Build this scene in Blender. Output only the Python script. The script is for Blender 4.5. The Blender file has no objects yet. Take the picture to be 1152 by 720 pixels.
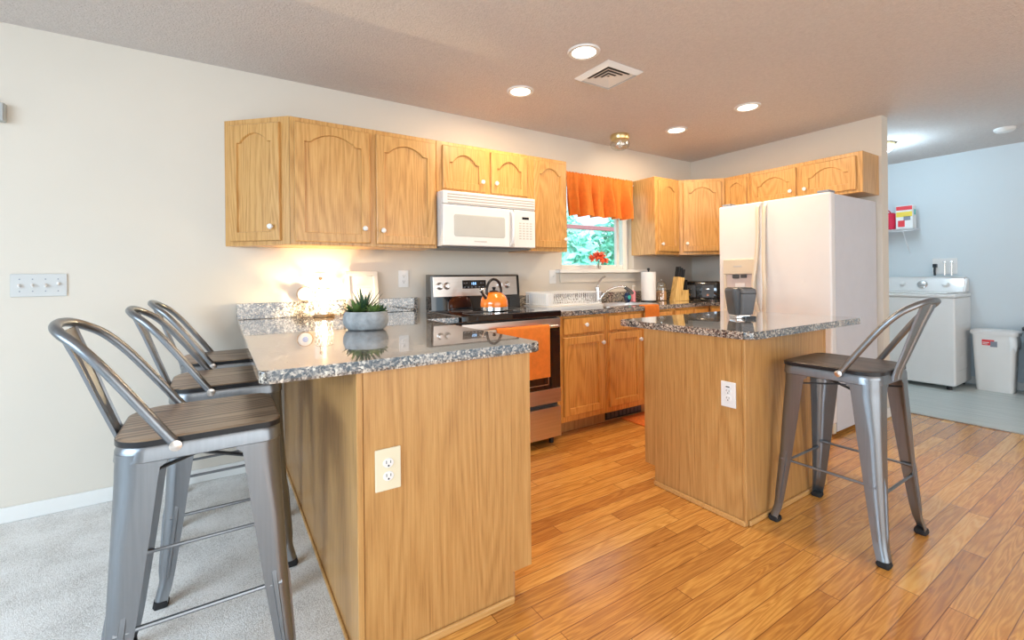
import bpy, bmesh, math, random
from mathutils import Vector, Matrix
random.seed(7)
PI = math.pi
scene = bpy.context.scene
C = scene.collection

# ------------------------------------------------------------------ camera
FPX, YAW, ROLL, CY, CH = 510.79, math.radians(32.858), math.radians(-0.6122), 311.15, 1.1758
W_IMG, H_IMG = 1152, 720
cam_data = bpy.data.cameras.new('camera')
cam_data.sensor_fit = 'HORIZONTAL'; cam_data.sensor_width = 36.0
cam_data.lens = FPX * 36.0 / W_IMG
cam_data.shift_y = -(H_IMG / 2 - CY) / W_IMG
cam_data.clip_start = 0.05
cam = bpy.data.objects.new('camera', cam_data); C.objects.link(cam)
R_ = Vector((math.cos(YAW), -math.sin(YAW), 0)); F_ = Vector((math.sin(YAW), math.cos(YAW), 0)); U_ = Vector((0, 0, 1))
r2 = math.cos(ROLL) * R_ + math.sin(ROLL) * U_
u2 = -math.sin(ROLL) * R_ + math.cos(ROLL) * U_
m = Matrix.Identity(4)
for i in range(3):
    m[i][0] = r2[i]; m[i][1] = u2[i]; m[i][2] = -F_[i]
m[0][3], m[1][3], m[2][3] = 0, 0, CH
cam.matrix_world = m
scene.camera = cam

# ------------------------------------------------------------------ view, world, lights
scene.view_settings.view_transform = 'Standard'
scene.view_settings.look = 'None'
scene.view_settings.gamma = 1.0
scene.view_settings.exposure = -0.30
scene.view_settings.use_curve_mapping = False

world = bpy.data.worlds.new('world'); scene.world = world; world.use_nodes = True
bgn = world.node_tree.nodes['Background']
bgn.inputs['Color'].default_value = (0.66, 0.86, 1.0, 1); bgn.inputs['Strength'].default_value = 2.3

def light(name, kind, loc, energy, color, target=None, size=None, size_y=None, shape=None, spread=None):
    d = bpy.data.lights.new(name, kind); d.energy = energy; d.color = color
    if kind == 'AREA':
        d.shape = shape or 'RECTANGLE'; d.size = size
        if size_y: d.size_y = size_y
        if spread: d.spread = spread
    elif kind == 'SUN': d.angle = size or 0.02
    elif size: d.shadow_soft_size = size
    o = bpy.data.objects.new(name, d); C.objects.link(o); o.location = loc
    if target is not None:
        o.rotation_euler = (Vector(target) - Vector(loc)).to_track_quat('-Z', 'Y').to_euler()
    return o
light('sun', 'SUN', (0, -8, 10), 6.0, (1, .97, .9), target=(0, 0, 0.5), size=0.05)
# daylight through the big living-room windows behind and to the left of the camera
light('daylight_left', 'AREA', (-3.45, 0.0, 1.9), 125, (.66, .83, 1.0), target=(-.6, 1.2, 0.0), size=3.4, size_y=1.2, spread=2.2)
light('daylight_rear', 'AREA', (1.6, -3.1, 1.35), 92, (1.0, .91, .82), target=(2.2, 1.0, 1.0), size=5.0, size_y=2.1)

# ------------------------------------------------------------------ materials
def nt(name):
    mt = bpy.data.materials.new(name); mt.use_nodes = True
    n = mt.node_tree.nodes; l = mt.node_tree.links
    return mt, n, l, n['Principled BSDF']
def N(n, t, **k):
    x = n.new(t)
    for a, b in k.items():
        if a == 'inp':
            for i, v in b.items(): x.inputs[i].default_value = v
        else: setattr(x, a, b)
    return x
def ramp(n, stops, interp='LINEAR'):
    r = n.new('ShaderNodeValToRGB'); r.color_ramp.interpolation = interp
    e = r.color_ramp.elements
    while len(e) < len(stops): e.new(.5)
    for s, (p, c) in zip(e, stops): s.position = p; s.color = (*c, 1)
    return r
def plain(name, col, rough=.5, metal=0, var=.04, scale=8, bump=0, bscale=60, emit=None, estr=0, coat=0, trans=0, ior=1.45, spec=.5):
    mt, n, l, b = nt(name)
    tc = N(n, 'ShaderNodeTexCoord'); no = N(n, 'ShaderNodeTexNoise', inp={'Scale': scale, 'Detail': 4})
    l.new(tc.outputs['Object'], no.inputs['Vector'])
    lo = tuple(max(0, c * (1 - var)) for c in col); hi = tuple(min(1, c * (1 + var)) for c in col)
    r = ramp(n, [(.3, lo), (.7, hi)]); l.new(no.outputs['Fac'], r.inputs['Fac']); l.new(r.outputs['Color'], b.inputs['Base Color'])
    b.inputs['Roughness'].default_value = rough; b.inputs['Metallic'].default_value = metal
    b.inputs['Coat Weight'].default_value = coat; b.inputs['Transmission Weight'].default_value = trans
    b.inputs['IOR'].default_value = ior; b.inputs['Specular IOR Level'].default_value = spec
    if emit: b.inputs['Emission Color'].default_value = (*emit, 1); b.inputs['Emission Strength'].default_value = estr
    if bump:
        n2 = N(n, 'ShaderNodeTexNoise', inp={'Scale': bscale, 'Detail': 5}); l.new(tc.outputs['Object'], n2.inputs['Vector'])
        bp = N(n, 'ShaderNodeBump', inp={'Strength': bump, 'Distance': .01}); l.new(n2.outputs['Fac'], bp.inputs['Height']); l.new(bp.outputs['Normal'], b.inputs['Normal'])
    return mt
def oak(name, dark, mid, light_, axis=2, rough=.32, fine=1.0, coat=.25, rings=.35):
    mt, n, l, b = nt(name)
    tc = N(n, 'ShaderNodeTexCoord'); mp = N(n, 'ShaderNodeMapping')
    s = [30 * fine] * 3; s[axis] = .9 * fine; mp.inputs['Scale'].default_value = s
    info = N(n, 'ShaderNodeObjectInfo')
    vm = N(n, 'ShaderNodeVectorMath', operation='ADD'); l.new(tc.outputs['Object'], mp.inputs['Vector']); l.new(mp.outputs['Vector'], vm.inputs[0])
    ml = N(n, 'ShaderNodeMath', operation='MULTIPLY', inp={1: 37.0}); l.new(info.outputs['Random'], ml.inputs[0]); l.new(ml.outputs[0], vm.inputs[1])
    # cathedral rings
    mp2 = N(n, 'ShaderNodeMapping'); s2 = [4.2 * fine] * 3; s2[axis] = .42 * fine; mp2.inputs['Scale'].default_value = s2
    l.new(tc.outputs['Object'], mp2.inputs['Vector'])
    vm2 = N(n, 'ShaderNodeVectorMath', operation='ADD'); l.new(mp2.outputs['Vector'], vm2.inputs[0]); l.new(ml.outputs[0], vm2.inputs[1])
    nz = N(n, 'ShaderNodeTexNoise', inp={'Scale': 1.0, 'Detail': 1.5, 'Roughness': .45}); l.new(vm2.outputs[0], nz.inputs['Vector'])
    m1 = N(n, 'ShaderNodeMath', operation='MULTIPLY', inp={1: 150.0}); l.new(nz.outputs['Fac'], m1.inputs[0])
    sn = N(n, 'ShaderNodeMath', operation='SINE'); l.new(m1.outputs[0], sn.inputs[0])
    ma = N(n, 'ShaderNodeMath', operation='MULTIPLY_ADD', inp={1: .5, 2: .5}); l.new(sn.outputs[0], ma.inputs[0])
    ng = N(n, 'ShaderNodeTexNoise', inp={'Scale': 5.0, 'Detail': 6, 'Roughness': .65}); l.new(vm.outputs[0], ng.inputs['Vector'])
    mx = N(n, 'ShaderNodeMath', operation='MULTIPLY', inp={1: rings}); l.new(ma.outputs[0], mx.inputs[0])
    ad = N(n, 'ShaderNodeMath', operation='MULTIPLY_ADD', inp={1: 1 - rings}); l.new(ng.outputs['Fac'], ad.inputs[0]); l.new(mx.outputs[0], ad.inputs[2])
    r = ramp(n, [(.22, dark), (.46, mid), (.72, light_)]); l.new(ad.outputs[0], r.inputs['Fac']); l.new(r.outputs['Color'], b.inputs['Base Color'])
    b.inputs['Roughness'].default_value = rough; b.inputs['Coat Weight'].default_value = coat; b.inputs['Coat Roughness'].default_value = .25
    bp = N(n, 'ShaderNodeBump', inp={'Strength': .12, 'Distance': .003}); l.new(ad.outputs[0], bp.inputs['Height']); l.new(bp.outputs['Normal'], b.inputs['Normal'])
    return mt
def granite_mat():
    mt, n, l, b = nt('granite')
    tc = N(n, 'ShaderNodeTexCoord')
    big = N(n, 'ShaderNodeTexNoise', inp={'Scale': 3.2, 'Detail': 5, 'Roughness': .6, 'Distortion': 1.2}); l.new(tc.outputs['Object'], big.inputs['Vector'])
    v = N(n, 'ShaderNodeTexVoronoi', inp={'Scale': 150.0}); l.new(tc.outputs['Object'], v.inputs['Vector'])
    v2 = N(n, 'ShaderNodeTexNoise', inp={'Scale': 70.0, 'Detail': 5, 'Roughness': .75}); l.new(tc.outputs['Object'], v2.inputs['Vector'])
    sep = N(n, 'ShaderNodeSeparateColor'); l.new(v.outputs['Color'], sep.inputs[0])
    a1 = N(n, 'ShaderNodeMath', operation='MULTIPLY', inp={1: .30}); l.new(sep.outputs[0], a1.inputs[0])
    a2 = N(n, 'ShaderNodeMath', operation='MULTIPLY_ADD', inp={1: .62}); l.new(v2.outputs['Fac'], a2.inputs[0]); l.new(a1.outputs[0], a2.inputs[2])
    a3 = N(n, 'ShaderNodeMath', operation='MULTIPLY_ADD', inp={1: .38}); l.new(big.outputs['Fac'], a3.inputs[0]); l.new(a2.outputs[0], a3.inputs[2])
    r = ramp(n, [(.48, (.010, .010, .013)), (.57, (.055, .053, .054)), (.66, (.20, .18, .165)), (.75, (.46, .40, .33)), (.88, (.80, .73, .62))])
    l.new(a3.outputs[0], r.inputs['Fac']); l.new(r.outputs['Color'], b.inputs['Base Color'])
    b.inputs['Roughness'].default_value = .10; b.inputs['Coat Weight'].default_value = 1.0; b.inputs['Coat Roughness'].default_value = .015; b.inputs['IOR'].default_value = 1.6
    b.inputs['Coat IOR'].default_value = 1.65
    return mt
def plank_mat():
    mt, n, l, b = nt('oak_plank_floor')
    PW, PL = .074, .95
    tc = N(n, 'ShaderNodeTexCoord'); sp = N(n, 'ShaderNodeSeparateXYZ'); l.new(tc.outputs['Object'], sp.inputs[0])
    def M(op, a, b_=None, c=None):
        x = N(n, 'ShaderNodeMath', operation=op)
        for i, v in enumerate((a, b_, c)):
            if v is None: continue
            if isinstance(v, (int, float)): x.inputs[i].default_value = v
            else: l.new(v, x.inputs[i])
        return x.outputs[0]
    yr = M('DIVIDE', M('ADD', sp.outputs[1], .004), PW); row = M('FLOOR', yr); fy = M('FRACT', yr)
    wn = N(n, 'ShaderNodeTexWhiteNoise', noise_dimensions='1D'); l.new(row, wn.inputs['W'])
    xr = M('ADD', M('DIVIDE', sp.outputs[0], PL), M('MULTIPLY', wn.outputs['Value'], 7.3)); bd = M('FLOOR', xr); fx = M('FRACT', xr)
    cb = N(n, 'ShaderNodeCombineXYZ'); l.new(row, cb.inputs[0]); l.new(bd, cb.inputs[1])
    w2 = N(n, 'ShaderNodeTexWhiteNoise', noise_dimensions='3D'); l.new(cb.outputs[0], w2.inputs['Vector'])
    # seams
    sy = M('MINIMUM', fy, M('SUBTRACT', 1.0, fy)); sx = M('MULTIPLY', M('MINIMUM', fx, M('SUBTRACT', 1.0, fx)), PL / PW)
    sd = M('MINIMUM', sy, sx)
    seam = ramp(n, [(.0, (0, 0, 0)), (.030, (1, 1, 1))]); l.new(sd, seam.inputs['Fac'])
    # grain
    gv = N(n, 'ShaderNodeVectorMath', operation='MULTIPLY', inp={1: (1.6, 22, 1)}); l.new(tc.outputs['Object'], gv.inputs[0])
    ga = N(n, 'ShaderNodeVectorMath', operation='MULTIPLY_ADD', inp={1: (31, 17, 5)}); l.new(w2.outputs['Color'], ga.inputs[0]); l.new(gv.outputs[0], ga.inputs[2])
    gn = N(n, 'ShaderNodeTexNoise', inp={'Scale': 1.0, 'Detail': 2.0, 'Roughness': .5, 'Distortion': .3}); l.new(ga.outputs[0], gn.inputs['Vector'])
    rg = M('MULTIPLY_ADD', M('SINE', M('MULTIPLY', gn.outputs['Fac'], 60.0)), .5, .5)
    g2 = N(n, 'ShaderNodeTexNoise', inp={'Scale': 6.0, 'Detail': 6, 'Roughness': .7}); l.new(ga.outputs[0], g2.inputs['Vector'])
    t = M('ADD', M('MULTIPLY', rg, .20), M('ADD', M('MULTIPLY', g2.outputs['Fac'], .45), M('MULTIPLY', w2.outputs['Value'], .35)))
    r = ramp(n, [(.15, (.38, .14, .028)), (.45, (.61, .265, .055)), (.65, (.78, .39, .090)), (.85, (.88, .51, .15))]); l.new(t, r.inputs['Fac'])
    mx = N(n, 'ShaderNodeMix', data_type='RGBA', blend_type='MULTIPLY'); mx.inputs[0].default_value = 1.0
    l.new(r.outputs['Color'], mx.inputs[6])
    sc = ramp(n, [(0, (.22, .12, .07)), (1, (1, 1, 1))]); l.new(seam.outputs['Color'], sc.inputs['Fac']); l.new(sc.outputs['Color'], mx.inputs[7])
    l.new(mx.outputs[2], b.inputs['Base Color'])
    b.inputs['Roughness'].default_value = .27; b.inputs['Coat Weight'].default_value = .6; b.inputs['Coat Roughness'].default_value = .16
    bp = N(n, 'ShaderNodeBump', inp={'Strength': .35, 'Distance': .002}); l.new(seam.outputs['Color'], bp.inputs['Height']); l.new(bp.outputs['Normal'], b.inputs['Normal'])
    return mt
def carpet_mat():
    mt, n, l, b = nt('carpet')
    tc = N(n, 'ShaderNodeTexCoord')
    a = N(n, 'ShaderNodeTexNoise', inp={'Scale': 260.0, 'Detail': 3, 'Roughness': .7}); l.new(tc.outputs['Object'], a.inputs['Vector'])
    c = N(n, 'ShaderNodeTexNoise', inp={'Scale': 6.0, 'Detail': 4}); l.new(tc.outputs['Object'], c.inputs['Vector'])
    ad = N(n, 'ShaderNodeMath', operation='MULTIPLY_ADD', inp={1: .35}); l.new(c.outputs['Fac'], ad.inputs[0]); l.new(a.outputs['Fac'], ad.inputs[2])
    r = ramp(n, [(.50, (.50, .48, .45)), (.64, (.80, .78, .75)), (.78, (.94, .93, .91))]); l.new(ad.outputs[0], r.inputs['Fac']); l.new(r.outputs['Color'], b.inputs['Base Color'])
    b.inputs['Roughness'].default_value = .95; b.inputs['Specular IOR Level'].default_value = .1
    bp = N(n, 'ShaderNodeBump', inp={'Strength': .55, 'Distance': .008}); l.new(a.outputs['Fac'], bp.inputs['Height']); l.new(bp.outputs['Normal'], b.inputs['Normal'])
    return mt
def brushed(name, col, rough=.3, axis=0, metal=1.0, depth=.05):
    mt, n, l, b = nt(name)
    tc = N(n, 'ShaderNodeTexCoord'); mp = N(n, 'ShaderNodeMapping'); s = [120] * 3; s[axis] = 2; mp.inputs['Scale'].default_value = s
    l.new(tc.outputs['Object'], mp.inputs['Vector']); no = N(n, 'ShaderNodeTexNoise', inp={'Scale': 1.0, 'Detail': 3}); l.new(mp.outputs[0], no.inputs['Vector'])
    r = ramp(n, [(.3, tuple(c * (1 - depth) for c in col)), (.7, tuple(min(1, c * (1 + depth)) for c in col))]); l.new(no.outputs['Fac'], r.inputs['Fac']); l.new(r.outputs['Color'], b.inputs['Base Color'])
    b.inputs['Metallic'].default_value = metal; b.inputs['Roughness'].default_value = rough
    return mt
def glass_mat(name, tint=(1, 1, 1), gloss=.12, rough=.02):
    mt, n, l, b = nt(name)
    out = n['Material Output']; n.remove(b)
    tr = N(n, 'ShaderNodeBsdfTransparent'); tr.inputs[0].default_value = (*tint, 1); gl = N(n, 'ShaderNodeBsdfGlossy'); gl.inputs['Roughness'].default_value = rough
    mx = N(n, 'ShaderNodeMixShader'); mx.inputs[0].default_value = gloss
    l.new(tr.outputs[0], mx.inputs[1]); l.new(gl.outputs[0], mx.inputs[2]); l.new(mx.outputs[0], out.inputs[0])
    return mt
def leaf_mat(name, a, b_):
    mt, n, l, b = nt(name)
    tc = N(n, 'ShaderNodeTexCoord'); no = N(n, 'ShaderNodeTexNoise', inp={'Scale': 3.0, 'Detail': 4}); l.new(tc.outputs['Object'], no.inputs['Vector'])
    r = ramp(n, [(.3, a), (.7, b_)]); l.new(no.outputs['Fac'], r.inputs['Fac']); l.new(r.outputs['Color'], b.inputs['Base Color']); b.inputs['Roughness'].default_value = .6
    return mt
M = dict(
    wall=plain('wall_paint', (.70, .64, .555), .75, bump=.05, bscale=220, var=.015, scale=2),
    laundry=plain('laundry_wall_paint', (.64, .70, .73), .75, bump=.05, bscale=220, var=.015, scale=2),
    ceil=plain('ceiling_paint', (.66, .615, .59), .9, bump=.7, bscale=110, var=.05, scale=60),
    trim=plain('white_trim', (.80, .79, .76), .4, var=.01),
    oak=oak('honey_oak', (.35, .155, .036), (.58, .305, .092), (.70, .405, .145), rings=.17, fine=1.3),
    oakpanel=oak('oak_veneer_panel', (.32, .145, .040), (.50, .255, .080), (.61, .34, .120), rough=.38, coat=.15, rings=.13),
    oakbase=oak('orange_oak', (.46, .175, .030), (.73, .33, .070), (.84, .44, .115), rings=.2, fine=1.3),
    oaktrim=oak('oak_trim', (.45, .22, .06), (.60, .32, .105), (.70, .42, .16), axis=0, rings=.05),
    oakdark=oak('shaded_oak_edge', (.30, .14, .05), (.42, .21, .08), (.50, .27, .11)),
    seat=oak('stained_seat_wood', (.07, .040, .024), (.20, .125, .075), (.36, .25, .16), axis=0, fine=1.0, rough=.33, coat=.3, rings=.45),
    seatdark=oak('dark_seat_wood', (.018, .013, .011), (.045, .032, .026), (.09, .065, .05), axis=0, fine=1.2, rough=.4, coat=.15, rings=.4),
    black=plain('black_plastic', (.012, .012, .014), .3, var=.1),
    rubber=plain('black_rubber', (.015, .015, .016), .75, var=.1),
    gun=brushed('gunmetal', (.25, .265, .285), .33, axis=2, metal=.9),
    granite=granite_mat(), planks=plank_mat(), carpet=carpet_mat(),
    vinyl=oak('pale_vinyl', (.42, .48, .47), (.56, .61, .59), (.68, .72, .70), axis=1, fine=.5, rough=.4, coat=0, rings=.1),
    white=plain('white_enamel', (.80, .785, .77), .28, var=.01, coat=.3),
    whiteplastic=plain('white_plastic', (.82, .81, .79), .38, var=.01),
    cream=plain('cream_plastic', (.78, .71, .52), .4, var=.02),
    fridge=plain('fridge_enamel', (.78, .745, .725), .33, var=.012, bump=.04, bscale=300, coat=.2),
    fridgeh=plain('bisque_handle', (.70, .60, .46), .3, var=.02),
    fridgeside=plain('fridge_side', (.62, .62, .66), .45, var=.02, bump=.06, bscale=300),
    steel=brushed('stainless_steel', (.74, .69, .65), .30, axis=0),
    chrome=plain('chrome', (.8, .8, .8), .08, metal=1, var=.02),
    brass=plain('brass', (.72, .58, .30), .3, metal=1, var=.05),
    blackglass=plain('black_glass', (.006, .006, .008), .05, var=.1, coat=1),
    greyglass=plain('microwave_window', (.52, .52, .49), .2, var=.03),
    orange=plain('orange_fabric', (.76, .20, .022), .8, var=.08, scale=30, bump=.3, bscale=300),
    orangerug=plain('orange_rug', (.80, .20, .03), .95, var=.15, scale=60, bump=.8, bscale=200),
    enamel=plain('orange_enamel', (.90, .22, .01), .12, var=.02, coat=1),
    concrete=plain('grey_stone', (.36, .38, .39), .75, var=.22, scale=30, bump=.4, bscale=90),
    leaf=leaf_mat('succulent_green', (.05, .12, .03), (.22, .34, .08)),
    leaf2=leaf_mat('succulent_dark', (.015, .05, .025), (.05, .12, .05)),
    leafout=leaf_mat('garden_green', (.05, .42, .30), (.28, .78, .60)),
    leafout2=leaf_mat('garden_light_green', (.15, .65, .52), (.50, .92, .82)),
    grass=leaf_mat('lawn', (.12, .30, .10), (.25, .48, .2)),
    paper=plain('white_paper', (.84, .83, .81), .85, var=.02, bump=.2, bscale=80),
    block=oak('knife_block_wood', (.60, .33, .08), (.78, .48, .15), (.86, .58, .22), fine=1.5),
    darkgrey=plain('dark_grey_plastic', (.075, .075, .078), .35, var=.08),
    midgrey=plain('mid_grey_plastic', (.14, .14, .145), .35, var=.06),
    red=plain('red_fabric', (.62, .02, .06), .7, var=.1), redp=plain('red_print', (.75, .05, .06), .5), yellowp=plain('yellow_print', (.85, .62, .08), .5),
    greyp=plain('grey_print', (.25, .27, .32), .5), pink=plain('pink_liquid', (.85, .32, .38), .2), blueb=plain('navy_bottle', (.01, .03, .09), .15, coat=.5), teal=plain('teal_print', (.05, .5, .45), .4),
    clay=plain('copper_ring', (.45, .28, .14), .4, metal=.6), bluedot=plain('blue_gel', (.25, .33, .62), .3),
    glass=glass_mat('window_glass', (.97, 1, 1), .06), clear=glass_mat('clear_glass', (.92, .92, .9), .25), 
    crystal=plain('lit_crystal', (.95, .92, .85), .15, emit=(1, .86, .6), estr=.2),
    bulb=plain('glowing_bulb', (1, .95, .85), .3, emit=(1, .85, .6), estr=14),
    lens=plain('lit_lens', (1, .98, .9), .4, emit=(1, .93, .78), estr=5.0), lenscool=plain('lit_cool_lens', (1, 1, 1), .4, emit=(.85, .95, 1), estr=6.0),
    display=plain('blue_display', (.1, .2, .4), .3, emit=(.35, .65, 1.0), estr=2.2),
    petal=plain('coral_petal', (.85, .13, .05), .6, var=.15, scale=40), wire=plain('white_wire', (.78, .80, .82), .35),
    cookies=plain('cookie_orange', (.75, .42, .2), .7, var=.25, scale=60), pinkrail=plain('pink_rail', (.42, .17, .20), .7),
    navy=plain('navy_plastic', (.01, .02, .03), .3), frame=plain('cream_frame', (.80, .74, .64), .5, var=.03), mat_=plain('picture_mat', (.84, .79, .72), .7, var=.03),
)

# ------------------------------------------------------------------ mesh helpers
def bx(bm, x0, x1, y0, y1, z0, z1, bev=0.0, seg=2, mx=None):
    vs = [bm.verts.new((x, y, z)) for x in (x0, x1) for y in (y0, y1) for z in (z0, z1)]
    q = [(0, 1, 3, 2), (4, 6, 7, 5), (0, 4, 5, 1), (2, 3, 7, 6), (0, 2, 6, 4), (1, 5, 7, 3)]
    fs = [bm.faces.new([vs[i] for i in f]) for f in q]
    if bev:
        es = list({e for f in fs for e in f.edges})
        r = bmesh.ops.bevel(bm, geom=es, offset=bev, segments=seg, profile=.5, affect='EDGES')
        vs = list({v for f in r['faces'] for v in f.verts} | {v for v in vs if v.is_valid})
    if mx is not None: bmesh.ops.transform(bm, matrix=mx, verts=vs)
    return bm
def box(*a, **k): return bx(bmesh.new(), *a, **k)
def lathe(bm, prof, seg=24, mx=None, cap=True):
    rings = []
    for r, z in prof:
        rings.append([bm.verts.new((r * math.cos(2 * PI * i / seg), r * math.sin(2 * PI * i / seg), z)) for i in range(seg)])
    for a, b in zip(rings, rings[1:]):
        for i in range(seg): bm.faces.new((a[i], a[(i + 1) % seg], b[(i + 1) % seg], b[i]))
    if cap:
        bm.faces.new(rings[0][::-1]); bm.faces.new(rings[-1])
    if mx is not None: bmesh.ops.transform(bm, matrix=mx, verts=[v for r in rings for v in r])
    return bm
def tube(bm, pts, rad, seg=10, closed=False, cap=True):
    pts = [Vector(p) for p in pts]; n = len(pts)
    rads = rad if isinstance(rad, (list, tuple)) else [rad] * n
    rings = []; prev = None
    for i, p in enumerate(pts):
        if closed: t = (pts[(i + 1) % n] - pts[i - 1])
        else: t = pts[min(i + 1, n - 1)] - pts[max(i - 1, 0)]
        t.normalize()
        if prev is None:
            ref = Vector((0, 0, 1)) if abs(t.z) < .9 else Vector((1, 0, 0)); a = t.cross(ref).normalized()
        else: a = (prev - t * prev.dot(t)).normalized()
        prev = a; b = t.cross(a)
        rings.append([bm.verts.new(p + (a * math.cos(2 * PI * k / seg) + b * math.sin(2 * PI * k / seg)) * rads[i]) for k in range(seg)])
    pr = list(zip(rings, rings[1:])) + ([(rings[-1], rings[0])] if closed else [])
    for a, b in pr:
        for k in range(seg): bm.faces.new((a[k], a[(k + 1) % seg], b[(k + 1) % seg], b[k]))
    if not closed and cap: bm.faces.new(rings[0][::-1]); bm.faces.new(rings[-1])
    return bm
def spline(pts, n=6):
    P = [Vector(p) for p in pts]; P = [P[0] * 2 - P[1]] + P + [P[-1] * 2 - P[-2]]; out = []
    for i in range(1, len(P) - 2):
        for k in range(n):
            t = k / n; a, b, c, d = P[i - 1:i + 3]
            out.append(.5 * ((2 * b) + (c - a) * t + (2 * a - 5 * b + 4 * c - d) * t * t + (3 * b - a - 3 * c + d) * t ** 3))
    out.append(P[-2]); return out
def loft(bm, loops, cap=True):
    rings = [[bm.verts.new(p) for p in lp] for lp in loops]; n = len(rings[0])
    for a, b in zip(rings, rings[1:]):
        for i in range(n): bm.faces.new((a[i], a[(i + 1) % n], b[(i + 1) % n], b[i]))
    if cap: bm.faces.new(rings[0][::-1]); bm.faces.new(rings[-1])
    return bm
def rrect(hx, hy, rs, z, k=6, cx=0, cy=0):
    """rounded rectangle loop; rs radii for corners (+x+y, -x+y, -x-y, +x-y)"""
    if not isinstance(rs, (list, tuple)): rs = [rs] * 4
    out = []
    for j, (sx, sy) in enumerate([(1, 1), (-1, 1), (-1, -1), (1, -1)]):
        r = rs[j]
        for i in range(k + 1):
            a = j * PI / 2 + i / k * PI / 2
            out.append((cx + sx * (hx - r) + r * math.cos(a), cy + sy * (hy - r) + r * math.sin(a), z))
    return out
def prism(bm, poly, z0, z1, mx=None):
    a = [bm.verts.new((x, y, z0)) for x, y in poly]; b = [bm.verts.new((x, y, z1)) for x, y in poly]; n = len(poly)
    bm.faces.new(a[::-1]); bm.faces.new(b)
    for i in range(n): bm.faces.new((a[i], a[(i + 1) % n], b[(i + 1) % n], b[i]))
    if mx is not None: bmesh.ops.transform(bm, matrix=mx, verts=a + b)
    return bm
def obj(name, bm, mat, parent=None, smooth=35, label=None):
    bmesh.ops.recalc_face_normals(bm, faces=bm.faces[:])
    me = bpy.data.meshes.new(name); bm.to_mesh(me); bm.free()
    if smooth:
        for p in me.polygons: p.use_smooth = True
        me.set_sharp_from_angle(angle=math.radians(smooth))
        weighted = smooth <= 40
    for mm in (mat if isinstance(mat, list) else [mat]): me.materials.append(M[mm] if isinstance(mm, str) else mm)
    o = bpy.data.objects.new(name, me); C.objects.link(o)
    if smooth and weighted:
        wn = o.modifiers.new('weighted_normals', 'WEIGHTED_NORMAL'); wn.keep_sharp = True; wn.weight = 90
    if parent is not None: o.parent = parent
    if label: o['label'] = label
    return o
def tag(o, label, cat, group=None, kind=None):
    o['label'] = label; o['category'] = cat
    if group: o['group'] = group
    if kind: o['kind'] = kind
    return o
def thing(name, label, cat, loc=(0, 0, 0), rotz=0, group=None):
    o = bpy.data.objects.new(name, None); o.empty_display_size = .1; C.objects.link(o)
    o.location = loc; o.rotation_euler = (0, 0, rotz)
    return tag(o, label, cat, group)
def struct(name, bm, mat, parent=None, smooth=None):
    o = obj(name, bm, mat, parent, smooth)
    if parent is None: o['kind'] = 'structure'
    return o
def dup(root, loc, rotz, label=None):
    r = root.copy(); C.objects.link(r); r.location = loc; r.rotation_euler = (0, 0, rotz)
    if label: r['label'] = label
    for ch in list(root.children):
        c = ch.copy(); C.objects.link(c); c.parent = r
        for g in ch.children:
            d = g.copy(); C.objects.link(d); d.parent = c
    return r
T = Matrix.Translation
def RX(a): return Matrix.Rotation(a, 4, 'X')
def RY(a): return Matrix.Rotation(a, 4, 'Y')
def RZ(a): return Matrix.Rotation(a, 4, 'Z')

# ------------------------------------------------------------------ room shell
WB, WR, CE = 3.195, 4.478, 2.44      # back wall plane, right wall plane, ceiling height
XL, YR, XE = -3.6, -3.2, 6.62        # left wall, rear wall, laundry end wall
OX0, OX1, OZ0, OZ1 = 2.60, 3.535, 1.235, 2.075   # kitchen window opening
bm = bmesh.new()
bx(bm, XL, OX0, WB, WB + .14, 0, CE); bx(bm, OX1, WR + .12, WB, WB + .14, 0, CE)
bx(bm, OX0, OX1, WB, WB + .14, 0, OZ0); bx(bm, OX0, OX1, WB, WB + .14, OZ1, CE)
struct('wall_back', bm, 'wall')
struct('wall_right', box(WR, WR + .12, 1.445, WB, 0, CE), 'wall')
struct('wall_laundry_end', box(XE, XE + .12, YR, 2.75, 0, CE), 'laundry')
struct('wall_laundry_side', box(WR + .12, XE, 2.63, 2.75, 0, CE), 'laundry')
bm = bmesh.new()
bx(bm, XL - .12, XL, YR, WB + .14, 0, .25); bx(bm, XL - .12, XL, YR, WB + .14, 2.25, CE)
bx(bm, XL - .12, XL, YR, -1.9, .25, 2.25); bx(bm, XL - .12, XL, 1.9, WB + .14, .25, 2.25)
struct('wall_left', bm, 'wall')
bm = bmesh.new()
bx(bm, XL, XE, YR - .12, YR, 2.3, CE); bx(bm, XL, -1.0, YR - .12, YR, 0, 2.3); bx(bm, 4.2, XE, YR - .12, YR, 0, 2.3)
struct('wall_rear', bm, 'wall')
struct('ceiling', box(XL - .12, XE + .12, YR - .12, WB + .14, CE, CE + .08), 'ceil')
struct('floor', box(.341, 4.85, YR, WB, -.05, 0), 'planks')
struct('floor', box(XL, .341, YR, WB, -.05, .006), 'carpet')
struct('floor', box(4.85, XE, YR, 2.63, -.05, .001), 'vinyl')
bm = bmesh.new(); bx(bm, 4.835, 4.865, YR, 1.44, 0.0012, .007, .002)
struct('trim_1', bm, plain('threshold_metal', (.55, .53, .50), .3, metal=.8))
# baseboards
def baseboard(name, x0, x1, y0, y1):
    bm = bmesh.new(); bx(bm, x0, x1, y0, y1, .0065, .082, .004); struct(name, bm, 'trim')
baseboard('baseboard_back', XL, .335, WB - .013, WB)
baseboard('baseboard_end', WR + .001, WR + .119, 1.432, 1.444)
baseboard('baseboard_laundry', XE - .013, XE, YR, 2.6)

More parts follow.
